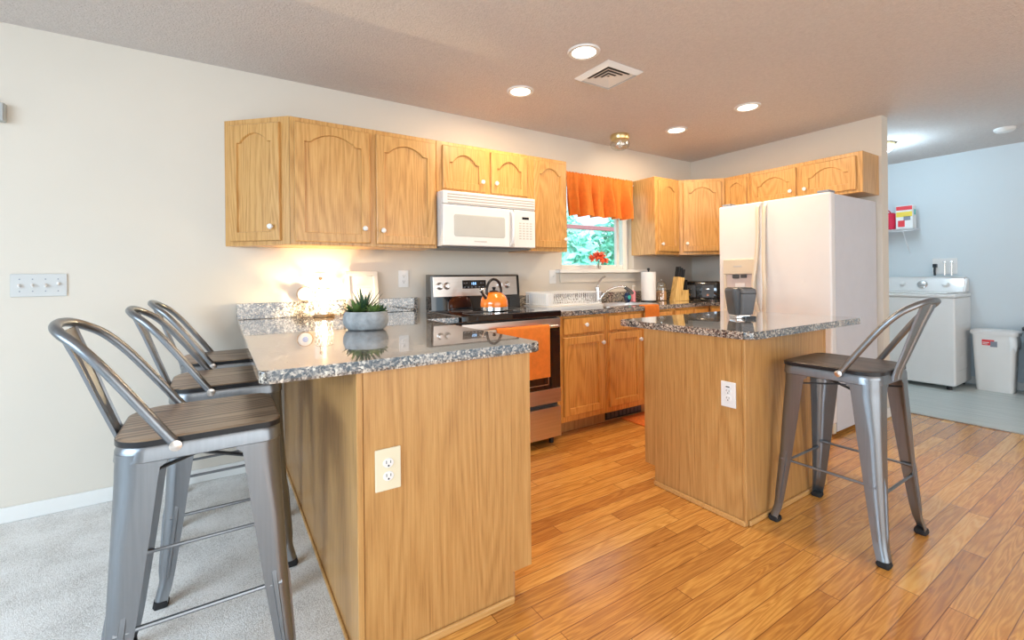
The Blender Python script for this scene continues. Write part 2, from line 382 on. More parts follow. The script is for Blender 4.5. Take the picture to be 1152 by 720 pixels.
# kitchen window
w1 = bpy.data.objects.new('window_1', None); C.objects.link(w1); w1.location = (OX0, WB, OZ0); w1['kind'] = 'structure'
WW, WH = OX1 - OX0, OZ1 - OZ0
bm = bmesh.new()
bx(bm, 0.001, .045, .085, .135, 0.001, WH - .001, .004); bx(bm, WW - .075, WW - .001, .075, .135, .001, WH - .001, .004)
bx(bm, .04, WW - .07, .085, .135, .001, .045, .004); bx(bm, .04, WW - .07, .085, .135, WH - .05, WH - .001, .004)
obj('window_frame', bm, 'trim', w1)
bm = bmesh.new(); bx(bm, WW - .165, WW - .125, .075, .11, .03, WH - .03, .004)
obj('meeting_stile', bm, 'trim', w1)
obj('window_pane', box(.045, WW - .16, .10, .104, .045, WH - .05), 'glass', w1, smooth=None)
obj('window_pane', box(WW - .125, WW - .075, .10, .104, .045, WH - .05), 'glass', w1, smooth=None)
bm = bmesh.new(); bx(bm, -.08, WW + .13, -.075, .083, -.033, -.0005, .006)
obj('window_sill', bm, 'trim', w1)
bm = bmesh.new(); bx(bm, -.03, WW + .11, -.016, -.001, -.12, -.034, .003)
obj('sill_shadow_strip', bm, 'wall', w1)  # strip added to stand in for the shadow under the sill

# outside: lawn, shrubs and a rail
struct('lawn_ground', box(-8, 14, WB + .3, 16, -.6, -.5), 'grass')
def bush(cx, cy, cz, rx, ry, rz, n, mat, label, seed):
    rnd = random.Random(seed); bm = bmesh.new()
    for i in range(n):
        u = rnd.uniform(-1, 1); a = rnd.uniform(0, 2 * PI); s = math.sqrt(1 - u * u); rr = rnd.uniform(.72, 1.05)
        p = Vector((rx * rr * s * math.cos(a), ry * rr * s * math.sin(a), rz * rr * u))
        d = Vector((rnd.gauss(0, 1), rnd.gauss(0, 1), rnd.gauss(0, 1))).normalized(); e = d.orthogonal().normalized()
        L_ = rnd.uniform(.10, .20)
        vs = [bm.verts.new(p + q) for q in (d * -L_, e * L_ * .4, d * L_, e * -L_ * .4)]
        bm.faces.new(vs)
    bmesh.ops.create_icosphere(bm, subdivisions=3, radius=1, matrix=Matrix.Diagonal((rx * .8, ry * .8, rz * .8, 1)))
    o = obj('garden_shrub', bm, mat, smooth=None); o.location = (cx, cy, cz)
    tag(o, label, 'shrub')
bush(2.6, 8.2, .6, 1.6, 1.0, 1.7, 3200, 'leafout', 'broad green shrub filling the lower left of the kitchen window', 1)
bush(6.3, 8.6, 1.0, 1.75, 1.0, 1.9, 3200, 'leafout2', 'pale green shrub behind the flower, right half of the kitchen window', 2)
bush(10.3, 9.4, 1.0, 1.8, 1.0, 2.0, 2500, 'leafout', 'tall green shrub at the right edge of the window view', 3)
t = thing('garden_rail', 'pink weathered rail crossing the garden view under the orange valance', 'railing', (4.4, 5.0, -.5))
obj('rail', box(-1.6, 2.6, 0, .05, 2.355, 2.415, .004), 'pinkrail', t)
for xx in (-1.5, 2.5): obj('post', box(xx, xx + .08, -.02, .07, 0, 2.355, .004), 'pinkrail', t)

# ------------------------------------------------------------------ cabinets
def door_bm(w, h, arch=True, t=.020, fw=.052, rise=None, flat=False):
    """frame-and-panel door, lower-left corner at origin, front face at y=-t"""
    bm = bmesh.new(); fw = min(fw, w * .2)
    if flat: return bx(bm, 0, w, -t, 0, 0, h, .006, 3)
    K = 14; rise = (rise if rise is not None else min(.055, w * .16)) if arch else 0
    hs = h - fw - rise
    inner = [(fw, fw), (w - fw, fw), (w - fw, hs)]; outer = [(0, 0), (w, 0), (w, h)]
    if arch:
        sh = (w - 2 * fw) * .10
        for i in range(0, K + 1):
            x = (w - fw - sh) - (w - 2 * fw - 2 * sh) * i / K; s = math.sin(PI * i / K)
            inner.append((x, hs + rise * (s ** .75))); outer.append((x, h))
    inner.append((fw, hs)); outer.append((0, h))
    n = len(inner); cx = w / 2
    def ins(p, d):
        x, z = p; return (x + (d if x < cx - 1e-4 else (-d if x > cx + 1e-4 else 0)), z + (d if z < h / 2 else -d))
    b = .004
    lo = [[(x, 0.0, z) for x, z in outer], [(x, -t + b, z) for x, z in outer]]
    lo.append([(min(max(x, b), w - b), -t, min(max(z, b), h - b)) for x, z in outer])
    lo.append([(x, -t, z) for x, z in inner]); lo.append([(*ins(p, .003)[:1], -t + .012, ins(p, .003)[1]) for p in inner]); lo.append([(*ins(p, .010)[:1], -t + .0125, ins(p, .010)[1]) for p in inner])
    rings = [[bm.verts.new(p) for p in l] for l in lo]
    for a, c in zip(rings, rings[1:]):
        for i in range(n):
            try: bm.faces.new((a[i], a[(i + 1) % n], c[(i + 1) % n], c[i]))
            except ValueError: pass
    bm.faces.new(rings[0][::-1]); bm.faces.new(rings[-1])
    bmesh.ops.remove_doubles(bm, verts=bm.verts[:], dist=1e-5)
    return bm
def knob_bm(r=.016):
    return lathe(bmesh.new(), [(.0001, 0), (.006, 0), (.006, .010), (r * .75, .013), (r, .020), (r * .85, .027), (.0001, .030)], 16, RX(PI / 2), cap=False)
def fronts(t, items, mat):
    for it in items:
        kind, x0, x1, z0, z1, kb = it
        w, h = x1 - x0, z1 - z0
        if kind == 'drawer': d = obj('drawer', door_bm(w, h, flat=True), mat, t)
        else: d = obj('door', door_bm(w, h, arch=(kind == 'arch'), rise=(None if h > .4 else .06)), mat, t, smooth=25)
        d.location = (x0, 0, z0)
        if kb:
            k = obj('knob', knob_bm(), 'whiteplastic', d, label='small round white knob'); k.location = (kb[0] - x0, -.0201, kb[1] - z0)
def upper(label, x, y, rotz, w, h, d, items, z=1.374, poly=None, mat='oak'):
    t = thing('wall_cabinet', label, 'cabinet', (x, y, z), rotz, 'honey oak wall cabinets')
    bm = bmesh.new()
    if poly: prism(bm, poly, 0, h)
    else: bx(bm, 0, w, 0, d, 0, h, .002, 1)
    obj('body', bm, mat, t, smooth=20); fronts(t, items, mat); return t
UZ0, UZ1, YU = 1.374, 2.118, 2.895
UH = UZ1 - UZ0; UD = WB - YU - .001
# angled end cabinet on the left
L1 = Vector((.036, WB - .001, 0)); L2 = Vector((.348, YU, 0)); dv = L2 - L1; ln = dv.length; ang = math.atan2(dv.y, dv.x)
inv = RZ(-ang)
pc = inv @ (Vector((.347, WB - .001, 0)) - L1)
upper('narrow oak wall cabinet set at an angle, leftmost of the row above the peninsula', L1.x, L1.y, ang, 0, UH, 0,
      [('arch', .045, ln - .055, .025, UH - .035, (ln - .10, .105))], poly=[(0, 0), (ln - .001, 0), (pc.x, pc.y)])
upper('wide oak wall cabinet with two arched doors, left of the microwave', .349, YU, 0, .911, UH, UD,
      [('arch', .025, .455, .02, UH - .03, (.418, .110)), ('arch', .495, .893, .02, UH - .03, (.532, .103))])
upper('short oak wall cabinet with two small arched doors over the microwave', 1.262, YU, 0, .766, UZ1 - 1.765, UD,
      [('arch', .04, .375, .025, .325, (.345, .095)), ('arch', .425, .745, .025, .325, (.46, .097))], z=1.765)
upper('narrow tall oak wall cabinet between the microwave and the window', 2.03, YU, 0, .385, UH, UD,
      [('arch', .045, .36, .03, UH - .03, (.343, .10))])
XU = 4.169
upper('narrow oak wall cabinet just right of the window, grey side panel showing', 3.50, YU, 0, .36, UH, UD,
      [('arch', .04, .335, .03, UH - .03, (.07, .10))])
A = Vector((3.861, YU, 0)); B = Vector((XU, 2.60, 0)); dv = B - A; ln = dv.length; ang = math.atan2(dv.y, dv.x); inv = RZ(-ang)
pl = [(0, 0), (ln, 0)] + [tuple((inv @ (Vector((px, py, 0)) - A))[:2]) for px, py in ((WR - .001, 2.60), (WR - .001, WB - .001), (3.861, WB - .001))]
upper('diagonal oak corner wall cabinet above the toaster', A.x, A.y, ang, 0, UH, 0,
      [('arch', .035, ln - .035, .03, UH - .03, (.07, .11))], poly=pl)
upper('narrow oak wall cabinet between the corner cabinet and the refrigerator', XU, 2.598, -PI / 2, .247, UH, WR - XU - .001,
      [('arch', .02, .225, .03, UH - .03, None)])
upper('wide oak wall cabinet with two arched doors over the refrigerator', XU, 2.35, -PI / 2, .885, UZ1 - 1.80, WR - XU - .001,
      [('arch', .025, .41, .025, .285, (.37, .085)), ('arch', .455, .845, .025, .285, (.485, .085))], z=1.80)

# base cabinets along the back wall
def base(label, x, y, rotz, w, d, items, h=.884, mat='oakbase', toe=.09, tz=.105, hollow=False):
    t = thing('base_cabinet', label, 'cabinet', (x, y, 0), rotz, 'oak base cabinets')
    bm = bmesh.new()
    if hollow:
        for q in ((0, w, 0, .02, tz, h), (0, w, d - .02, d, tz, h), (0, .02, .02, d - .02, tz, h), (w - .02, w, .02, d - .02, tz, h), (.02, w - .02, .02, d - .02, tz, tz + .02)): bx(bm, *q)
    else: bx(bm, 0, w, 0, d, tz, h, .002, 1)
    obj('body', bm, mat, t, smooth=20)
    obj('toe_kick', box(0.001, w - .001, toe, d, .0005, tz - .0005), 'oakpanel', t)
    fronts(t, items, mat); return t
YB = 2.58; BD = WB - YB - .001
base('oak base cabinet with one drawer and one door just right of the stove', 2.018, YB, 0, .508, BD,
     [('drawer', .08, .475, .745, .865, (.285, .812)), ('flat', .08, .475, .150, .725, (.455, .665))])
base('oak sink base cabinet with two doors, below the faucet', 2.528, YB, 0, .80, BD,
     [('drawer', .03, .39, .745, .865, None), ('drawer', .43, .78, .745, .865, None), ('flat', .03, .39, .150, .725, (.365, .655)), ('flat', .43, .78, .150, .725, (.46, .655))], hollow=True)
base('oak base cabinet with drawers below the paper towels and knife block', 3.33, YB, 0, .545, BD,
     [('drawer', .02, .26, .745, .865, (.14, .81)), ('drawer', .30, .50, .745, .865, (.40, .81)), ('flat', .02, .26, .15, .725, (.24, .655)), ('flat', .30, .50, .15, .725, (.32, .655))])
base('oak corner base cabinet under the toaster beside the refrigerator', 3.878, YB - .0, -PI / 2, .225, WR - 3.878 - .001,
     [('drawer', .02, .21, .745, .865, None), ('flat', .02, .21, .15, .725, None)])
# filler left of stove under the short worktop
t = base('oak base cabinet in the corner between the peninsula and the stove', .99, 2.545, 0, .238, WB - 2.545 - .001, [('flat', .02, .215, .15, .87, None)])
tf = thing('toe_kick_register', 'black slotted heating register in the toe kick below the sink cabinet', 'vent', (2.60, 2.669, .0))
obj('frame', box(0, .42, -.006, 0, .012, .095, .002), 'black', tf)
for i in range(9): obj('louver', box(.012 + i * .045, .048 + i * .045, -.012, -.0061, .025, .082, .003), 'darkgrey', tf)

# granite worktops
def counter_obj(name, label, rects, z1, th=.036, cat='countertop', bev=.006):
    bm = bmesh.new()
    for r in rects: bx(bm, *r, z1 - th, z1, 0)
    bmesh.ops.remove_doubles(bm, verts=bm.verts[:], dist=1e-4)
    return tag(obj(name, bm, 'granite', smooth=30), label, cat)
def slab(poly, z0, z1, bev=.006):
    bm = bmesh.new(); prism(bm, poly, z0, z1)
    es = [e for e in bm.edges if abs(e.verts[0].co.z - e.verts[1].co.z) < 1e-5]
    bmesh.ops.bevel(bm, geom=es, offset=bev, segments=3, profile=.5, affect='EDGES'); return bm
def rpoly(pts, rad, k=5):
    """round selected corners: pts list of (x,y,r)"""
    out = []; n = len(pts)
    for i, (x, y, r) in enumerate(pts):
        p = Vector((x, y)); a = (Vector(pts[i - 1][:2]) - p).normalized(); b = (Vector(pts[(i + 1) % n][:2]) - p).normalized()
        if r <= 0: out.append((x, y)); continue
        c = p + (a + b) * r
        s = p + a * r; e = p + b * r
        for j in range(k + 1):
            t_ = j / k; q = (1 - t_) ** 2 * s + 2 * t_ * (1 - t_) * p + t_ ** 2 * e; out.append((q.x, q.y))
    return out
ZP = .932
PX0, PX1, PY0 = .087, 1.006, 1.366
t = thing('granite_worktop', 'speckled granite worktop of the peninsula with backsplash, reaching to the stove', 'countertop', (0, 0, ZP - .036))
poly = rpoly([(PX0, PY0, .025), (PX1, PY0, .02), (PX1, 2.5, 0), (1.226, 2.5, 0), (1.226, WB - .002, 0), (PX0, WB - .002, 0)], 0)
obj('slab', slab(poly, 0, .036), 'granite', t)
bm = bmesh.new(); bx(bm, PX0, 1.226, WB - .022, WB - .002, .0365, .135, .003); obj('backsplash', bm, 'granite', t)
ZC = .921
t = thing('granite_worktop', 'granite worktop with sink running under the window to the refrigerator', 'countertop', (0, 0, ZC - .036))
SX0, SX1, SY0, SY1 = 2.64, 3.28, 2.66, 3.06
bm = bmesh.new()
xs = [2.018, SX0, SX1, 3.848, WR - .002]; ys = [2.357, 2.549, SY0, SY1, WB - .002]
def V_(x, y, z, cache={}):
    return None
cells = set()
for i in range(4):
    for j in range(4):
        if j == 0 and i < 3: continue
        if i == 1 and j == 2: continue
        cells.add((i, j))
vc = {}
def gv(i, j, z):
    if (i, j, z) not in vc: vc[(i, j, z)] = bm.verts.new((xs[i], ys[j], z))
    return vc[(i, j, z)]
for (i, j) in cells:
    for z in (0, .036): bm.faces.new([gv(i, j, z), gv(i + 1, j, z), gv(i + 1, j + 1, z), gv(i, j + 1, z)])
    for (di, dj, e) in ((0, -1, ((0, 0), (1, 0))), (0, 1, ((0, 1), (1, 1))), (-1, 0, ((0, 0), (0, 1))), (1, 0, ((1, 0), (1, 1)))):
        if (i + di, j + dj) not in cells:
            a, b = e; bm.faces.new([gv(i + a[0], j + a[1], 0), gv(i + b[0], j + b[1], 0), gv(i + b[0], j + b[1], .036), gv(i + a[0], j + a[1], .036)])
obj('slab', bm, 'granite', t)
bm = bmesh.new(); bx(bm, 2.018, WR - .002, WB - .022, WB - .002, .0365, .132, .003); bx(bm, WR - .022, WR - .002, 2.357, WB - .023, .0365, .132, .003)
obj('backsplash', bm, 'granite', t)
bm = bmesh.new()
cb = dict(cx=2.96, cy=2.86)
lo = [rrect(.300, .180, .04, .037, **cb), rrect(.322, .202, .03, .037, **cb), rrect(.322, .202, .03, .0405, **cb), rrect(.298, .178, .04, .0405, **cb), rrect(.285, .165, .05, -.12, **cb), rrect(.01, .01, .004, -.122, **cb), rrect(.01, .01, .004, -.125, **cb), rrect(.288, .168, .05, -.125, **cb), rrect(.300, .180, .04, .037, **cb)]
loft(bm, lo, cap=False); bmesh.ops.remove_doubles(bm, verts=bm.verts[:], dist=1e-5)
obj('sink_basin', bm, 'steel', t, label='stainless steel sink basin')

# peninsula base
BX0, BX1, BY0, BTOP = .341, .962, 1.382, .895
t = thing('peninsula_cabinet', 'oak veneer peninsula base under the long granite worktop, cream outlet on its end', 'cabinet', (0, 0, 0))
bm = bmesh.new(); bx(bm, .884, BX1, 1.395, 2.54, .108, BTOP, .002, 1); bx(bm, BX0 + .012, .884, 1.395, WB - .001, .001, BTOP, .002, 1); bx(bm, .8845, BX1 - .0, 2.541, 2.56, .108, BTOP)
obj('body', bm, 'oakpanel', t, smooth=20)
bm = bmesh.new(); prism(bm, [(BX0 + .018, 0.0), (.884, 0), (.884, .108), (BX1 + .004, .108), (BX1 + .004, BTOP), (BX0 + .018, BTOP)], 0, .012, mx=T((0, 1.3945, 0)) @ RX(PI / 2))
obj('end_panel', bm, 'oakpanel', t, smooth=20)
obj('side_panel', box(BX0, BX0 + .011, 1.395, WB - .001, .008, BTOP), 'oakpanel', t)
obj('corner_trim', box(BX0 - .003, BX0 + .017, 1.379, 1.3948, .002, BTOP, .004), 'oakpanel', t)
bm = bmesh.new(); bx(bm, BX0 + .018, .884, 1.369, 1.3815, .001, .028, .006); obj('shoe_molding', bm, 'oaktrim', t)
bm = bmesh.new(); bx(bm, BX0 - .010, BX0 - .0005, 1.40, WB - .02, .0075, .024, .004); obj('shoe_molding', bm, 'oaktrim', t)
bm = bmesh.new(); bx(bm, .8845, .893, 1.384, 1.396, .001, .104, .001); obj('toe_trim', bm, 'oakdark', t)
for k in range(2):
    y0 = 1.41 + k * .55
    d = obj('door', door_bm(.52, .56, arch=False), 'oakbase', t, smooth=25); d.location = (BX1 + .0005, y0 + .005, .145); d.rotation_euler = (0, 0, PI / 2)
    d = obj('drawer', door_bm(.52, .12, flat=True), 'oakbase', t); d.location = (BX1 + .0005, y0 + .005, .735); d.rotation_euler = (0, 0, PI / 2)

def outlet(name_parent, loc, rotz, mat='whiteplastic', w=.075, h=.122, gfci=False, as_part=None, label=None):
    """duplex receptacle; front faces local -y"""
    if as_part is not None:
        p = obj('outlet', box(-w / 2, w / 2, -.006, 0, -h / 2, h / 2, .003), mat, as_part, label=label); p.location = loc; p.rotation_euler = (0, 0, rotz); root = p
    else:
        root = thing('wall_outlet', name_parent, 'outlet', loc, rotz); obj('plate', box(-w / 2, w / 2, -.006, 0, -h / 2, h / 2, .003), mat, root)
    bm = bmesh.new()
    for s in ((-.020, .020) if not gfci else (-.018, .016)):
        lathe(bm, [(.0155, 0), (.0155, .0022), (.0145, .003)], 20, T((0, -.006, s)) @ RX(PI / 2) @ Matrix.Diagonal((1.05, .93, 1, 1)))
    if gfci: bx(bm, -.012, .012, -.009, -.006, .033, .042, .001)
    k = obj('socket', bm, 'whiteplastic', root)
    bm = bmesh.new()
    for s in ((-.020, .020) if not gfci else (-.018, .016)):
        bx(bm, -.0075, -.0055, -.0096, -.0091, s - .001, s + .008); bx(bm, .0055, .0075, -.0096, -.0091, s - .001, s + .007)
        lathe(bm, [(.0028, 0), (.0028, .0005)], 10, T((0, -.0091, s - .008)) @ RX(PI / 2))
    if gfci: bx(bm, -.009, .009, -.0096, -.0091, .035, .040)
    obj('slots', bm, 'black', root)
    return root
outlet('', (.431, 1.3823, .590), 0, mat='cream', w=.080, h=.128, as_part=t, label='cream double outlet plate')

# island
t = thing('kitchen_island', 'oak veneer kitchen island base with a white outlet, in the middle of the floor', 'cabinet', (0, 0, 0))
IX0, IX1, IY0, IY1 = 2.050, 2.838, 1.188, 1.780; IT = .873
bm = bmesh.new(); bx(bm, IX0 + .012, IX1, IY0 + .012, 1.713, .001, IT, .002, 1); bx(bm, IX0 + .012, IX1, 1.713, IY1, .105, IT, .002, 1); obj('body', bm, 'oakpanel', t, smooth=20)
bm = bmesh.new(); prism(bm, [(IY0 + .016, 0.0), (1.713, 0), (1.713, .105), (IY1 + .003, .105), (IY1 + .003, IT), (IY0 + .016, IT)], 0, .0115, mx=Matrix(((0, 0, 1, IX0), (1, 0, 0, 0), (0, 1, 0, 0), (0, 0, 0, 1))))
obj('side_panel', bm, 'oakpanel', t, smooth=20)
obj('front_panel', box(IX0 + .016, IX1, IY0, IY0 + .0115, .001, IT), 'oakpanel', t)
obj('corner_trim', box(IX0 - .003, IX0 + .015, IY0 - .003, IY0 + .015, .001, IT, .004), 'oakpanel', t)
obj('corner_trim', box(IX1 + .0005, IX1 + .018, IY0 - .003, IY0 + .02, .001, IT, .004), 'oakpanel', t)
obj('shoe_molding', box(IX0 - .014, IX0 - .0035, IY0 + .0, 1.713, .001, .026, .005), 'oaktrim', t)
obj('shoe_molding', box(IX0 + .016, IX1 - .003, IY0 - .0125, IY0 - .001, .001, .026, .005), 'oaktrim', t)
for k in range(2):
    d = obj('door', door_bm(.36, .56, arch=False), 'oakbase', t, smooth=25); d.location = (IX1 - .02 - k * .38, IY1 + .0005, .14); d.rotation_euler = (0, 0, PI)
outlet('', (IX0 - .0005, 1.268, .600), -PI / 2, gfci=True, as_part=t, label='white outlet plate with a small dark indicator')
t = thing('granite_worktop', 'square speckled granite worktop of the island, overhanging towards the refrigerator', 'countertop', (0, 0, IT))
obj('slab', slab(rpoly([(2.024, 1.143, .05), (3.213, 1.143, .02), (3.213, 1.948, .02), (2.024, 1.948, .02)], 0), .0005, .037), 'granite', t)

# ------------------------------------------------------------------ stove
SXL, SXR = 1.232, 2.010; SW = SXR - SXL; SYF = 2.50
t = thing('stove', 'freestanding stainless steel and black electric range between the worktops', 'stove', (SXL, SYF, 0))
obj('body', box(.002, SW - .002, .03, WB - SYF - .004, .055, .895, .003), 'darkgrey', t)
bm = bmesh.new(); bx(bm, -.0, SW, -.022, .50, .896, .938, .008, 3); bx(bm, .0, SW, .50, .53, .896, .945, .004)
ck = obj('cooktop', bm, 'blackglass', t)
bm = bmesh.new()
for (x, y, r) in ((.2, .14, .10), (.57, .14, .075), (.2, .37, .075), (.57, .37, .10)):
    pts = [(x + r * math.cos(a * PI / 20), y + r * math.sin(a * PI / 20), .9386) for a in range(40)]; tube(bm, pts, .0012, 4, closed=True)
obj('burner_rings', bm, 'midgrey', ck)
bm = bmesh.new(); y0 = .50
prism(bm, [(y0, .94), (.60, .94), (.60, 1.195), (y0 + .035, 1.195), (y0 + .02, 1.185)], -.002 + .030, SW + .002, mx=Matrix(((0, 0, 1, 0), (1, 0, 0, 0), (0, 1, 0, 0), (0, 0, 0, 1))))
bg = obj('backguard', bm, 'blackglass', t)
def slantmx(x, s):   # point on the slanted backguard face, s = 0 bottom .. 1 top
    a = math.atan2(.02, .245); return T((x, y0 + .02 * s - .0005, .94 + .245 * s)) @ RX(-a)
bm = bmesh.new(); bx(bm, .045, SW - .022, -.004, 0, .095, .240, .002, mx=slantmx(0, 0)); obj('control_panel', bm, 'steel', bg, label='brushed steel control panel')
bm = bmesh.new(); bx(bm, .275, .475, -.0065, -.0042, .150, .212, .001, mx=slantmx(0, 0)); dp = obj('display', bm, 'blackglass', bg)
# digits of the clock: seven-segment bars
SEG = {'1': 'bc', '8': 'abcdefg', '3': 'abgcd', '0': 'abcdef'}
def digit(bm, ch, x, z, w=.010, h=.018, q=.0028):
    for s in SEG[ch]:
        r = {'a': (x, x + w, z + h - q, z + h), 'g': (x, x + w, z + h / 2 - q / 2, z + h / 2 + q / 2), 'd': (x, x + w, z, z + q), 'b': (x + w - q, x + w, z + h / 2, z + h), 'c': (x + w - q, x + w, z, z + h / 2), 'f': (x, x + q, z + h / 2, z + h), 'e': (x, x + q, z, z + h / 2)}[s]
        bx(bm, r[0], r[1], -.0075, -.0067, r[2], r[3], mx=slantmx(0, 0))
bm = bmesh.new(); digit(bm, '1', .345, .178); digit(bm, '8', .362, .178); digit(bm, '8', .379, .178)
obj('clock_digits', bm, 'display', bg, smooth=None)
bm = bmesh.new()
for i in range(6): bx(bm, .287 + i * .031, .299 + i * .031, -.0072, -.0067, .158, .163, mx=slantmx(0, 0))
for i in range(2): bx(bm, .287 + i * .02, .297 + i * .02, -.0072, -.0067, .190, .194, mx=slantmx(0, 0)); bx(bm, .425 + i * .02, .437 + i * .02, -.0072, -.0067, .188, .193, mx=slantmx(0, 0))
obj('touch_buttons', bm, 'greyp', bg, smooth=None)
for kx in (.095, .150, .600, .665):
    bm = bmesh.new(); lathe(bm, [(.026, 0), (.026, .006), (.021, .010), (.019, .028), (.016, .031), (.0001, .031)], 24, slantmx(kx, 0) @ T((0, -.004, .172)) @ RX(PI / 2), cap=False)
    bx(bm, -.003, .003, -.038, -.030, .156, .188, .001, mx=slantmx(kx, 0)); obj('knob', bm, 'steel', bg)
dr = obj('oven_door', box(.006, SW - .006, -.012, .029, .300, .888, .006), 'blackglass', t)
obj('steel_band', box(.008, SW - .008, -.0165, -.0125, .822, .884, .002), 'steel', dr)
obj('steel_band', box(.008, SW - .008, -.0165, -.0125, .302, .400, .002), 'steel', dr)
bm = bmesh.new(); wx0, wx1, wz0, wz1 = .11, SW - .11, .43, .78
for r in ((wx0, wx1, wz0, wz0 + .005), (wx0, wx1, wz1 - .005, wz1), (wx0, wx0 + .005, wz0, wz1), (wx1 - .005, wx1, wz0, wz1)): bx(bm, r[0], r[1], -.0135, -.0122, r[2], r[3])
obj('reflection_outline', bm, 'steel', dr)  # steel lines drawn in place of a reflection in the oven glass
bm = bmesh.new(); tube(bm, [(.07, -.062, .835), (SW - .07, -.062, .835)], .011, 12)
for xx in (.085, SW - .085): bx(bm, xx - .012, xx + .012, -.062, -.0168, .826, .844, .004)
obj('handle', bm, 'steel', dr)
dw = obj('storage_drawer', box(.006, SW - .006, -.014, .029, .062, .272, .005), 'steel', t)
for xx in (.04, SW - .04):
    for yy in (.06, .6): obj('leg', lathe(bmesh.new(), [(.018, .0005), (.018, .0545)], 14, T((xx, yy, 0))), 'black', t)

# towel folded over the oven handle
def draped(name, label, cat, x0, x1, prof, thick, mat, wav=.004, nx=14, ph=0.0):
    """prof: list of (y,z) along the drape; gives cloth real thickness"""
    bm = bmesh.new(); prof = [p[:] for p in prof]
    g = []; m_ = len(prof)
    for j in range(m_):
        y, z = prof[j]; a = prof[max(j - 1, 0)]; b = prof[min(j + 1, m_ - 1)]; ty, tz = b[0] - a[0], b[1] - a[1]; L_ = math.hypot(ty, tz) or 1; ny, nz = -tz / L_, ty / L_
        rowo, rowi = [], []
        for i in range(nx + 1):
            u = i / nx; x = x0 + (x1 - x0) * u; w = wav * math.sin(u * 9 + ph) * min(1, abs(j - m_ / 2) / (m_ / 2) * 1.4)
            rowo.append(bm.verts.new((x, y + ny * thick / 2 + w, z + nz * thick / 2))); rowi.append(bm.verts.new((x, y - ny * thick / 2 + w, z - nz * thick / 2)))
        g.append((rowo, rowi))
    for j in range(m_ - 1):
        for s in (0, 1):
            for i in range(nx): bm.faces.new((g[j][s][i], g[j][s][i + 1], g[j + 1][s][i + 1], g[j + 1][s][i]))
        for i in (0, nx): bm.faces.new((g[j][0][i], g[j][1][i], g[j + 1][1][i], g[j + 1][0][i]))
    for j in (0, m_ - 1):
        for i in range(nx): bm.faces.new((g[j][0][i], g[j][0][i + 1], g[j][1][i + 1], g[j][1][i]))
    o = obj(name, bm, mat, smooth=50); tag(o, label, cat); return o
hy, hz = SYF - .062, .835; rr = .0145
prof = [(hy - rr, .50 + k * .067) for k in range(5)] + [(hy + rr * math.cos(a), hz + rr * math.sin(a)) for a in [PI - k * PI / 6 for k in range(7)]] + [(hy + rr, hz - .06 * k) for k in range(1, 5)]
draped('dish_towel', 'orange dish towel hanging over the oven door handle', 'towel', 1.45, 1.862, prof, .006, 'orange', wav=.0015)
zt = ZC + .004
prof = [(2.536, .80), (2.536, .84), (2.536, .88), (2.536, .905), (2.540, zt - .002), (2.552, zt)] + [(2.60 + .05 * k, zt) for k in range(1)]
draped('dish_towel', 'orange dish towel hanging over the worktop edge below the soap bottles', 'towel', 2.935, 3.105, prof, .006, 'orange', wav=.0)

# kettle
KT = thing('tea_kettle', 'shiny orange tea kettle with black hoop handle on the stove', 'kettle', (1.615, 2.735, .9382), .3)
bm = lathe(bmesh.new(), [(.0001, .030), (.096, .030), (.098, .040), (.094, .075), (.080, .105), (.055, .126), (.035, .132), (.0001, .132)], 36, cap=False)
obj('body', bm, 'enamel', KT, smooth=60)
obj('base', lathe(bmesh.new(), [(.0001, 0.0005), (.088, .0005), (.096, .006), (.0975, .0295), (.0001, .0295)], 36, cap=False), 'chrome', KT)
obj('lid', lathe(bmesh.new(), [(.0001, .1325), (.034, .1325), (.032, .139), (.010, .144), (.008, .152), (.014, .158), (.012, .166), (.0001, .168)], 24, cap=False), 'black', KT)
bm = bmesh.new(); tube(bm, spline([(-.070, 0, .085), (-.100, 0, .115), (-.122, 0, .140)], 5), [.018, .017, .016, .015, .014, .013, .0125, .012, .0115, .011, .011], 14)
sp = obj('spout', bm, 'chrome', KT)
bm = bmesh.new(); lathe(bm, [(.014, 0), (.015, .012), (.008, .018)], 14, T((-.123, 0, .142)) @ RY(-.8)); bx(bm, -.118, -.085, -.004, .004, .155, .162, .002); obj('spout_cap', bm, 'chrome', sp)
bm = bmesh.new(); tube(bm, [(.075 * math.cos(a * PI / 20), 0, .135 + .085 * math.sin(a * PI / 20)) for a in range(-3, 24)], .0095, 12); obj('handle', bm, 'black', KT)

# ------------------------------------------------------------------ microwave
MX0, MX1, MZ0, MZ1, MYF = 1.264, 2.026, 1.378, 1.764, 2.80
MW, MH = MX1 - MX0, MZ1 - MZ0
t = thing('microwave', 'white over-the-range microwave mounted above the stove', 'microwave', (MX0, MYF, MZ0))
obj('body', box(0, MW, .03, WB - MYF - .002, .012, MH - .001, .004), 'white', t)
obj('underside_panel', box(.01, MW - .01, .05, .36, 0, .0115, .002), 'midgrey', t)
vg = obj('vent_grille', box(0, MW, 0, .0295, MH - .092, MH - .001, .008, 3), 'white', t)
for k in range(4): obj('slot', box(.035, MW - .012, -.0015, -.0002, MH - .028 - k * .019, MH - .021 - k * .019), plain('vent_slot', (.42, .38, .34), .6) if k == 0 else bpy.data.materials['vent_slot'], vg)
dm = obj('door', box(0, .565, 0, .0295, .012, MH - .094, .008, 3), 'white', t)
bm = bmesh.new(); loft(bm, [[(x + .285, -.0025, y + .152) for x, y, _ in rrect(.195, .066, .015, 0)], [(x + .285, -.0002, y + .152) for x, y, _ in rrect(.205, .076, .018, 0)]][::-1]); obj('window', bm, 'greyglass', dm)
bm = bmesh.new()
tube(bm, spline([(.540, -.006, .272), (.537, -.040, .235), (.533, -.048, .15), (.532, -.040, .06), (.534, -.006, .025)], 6), .011, 12); obj('handle', bm, 'white', dm)
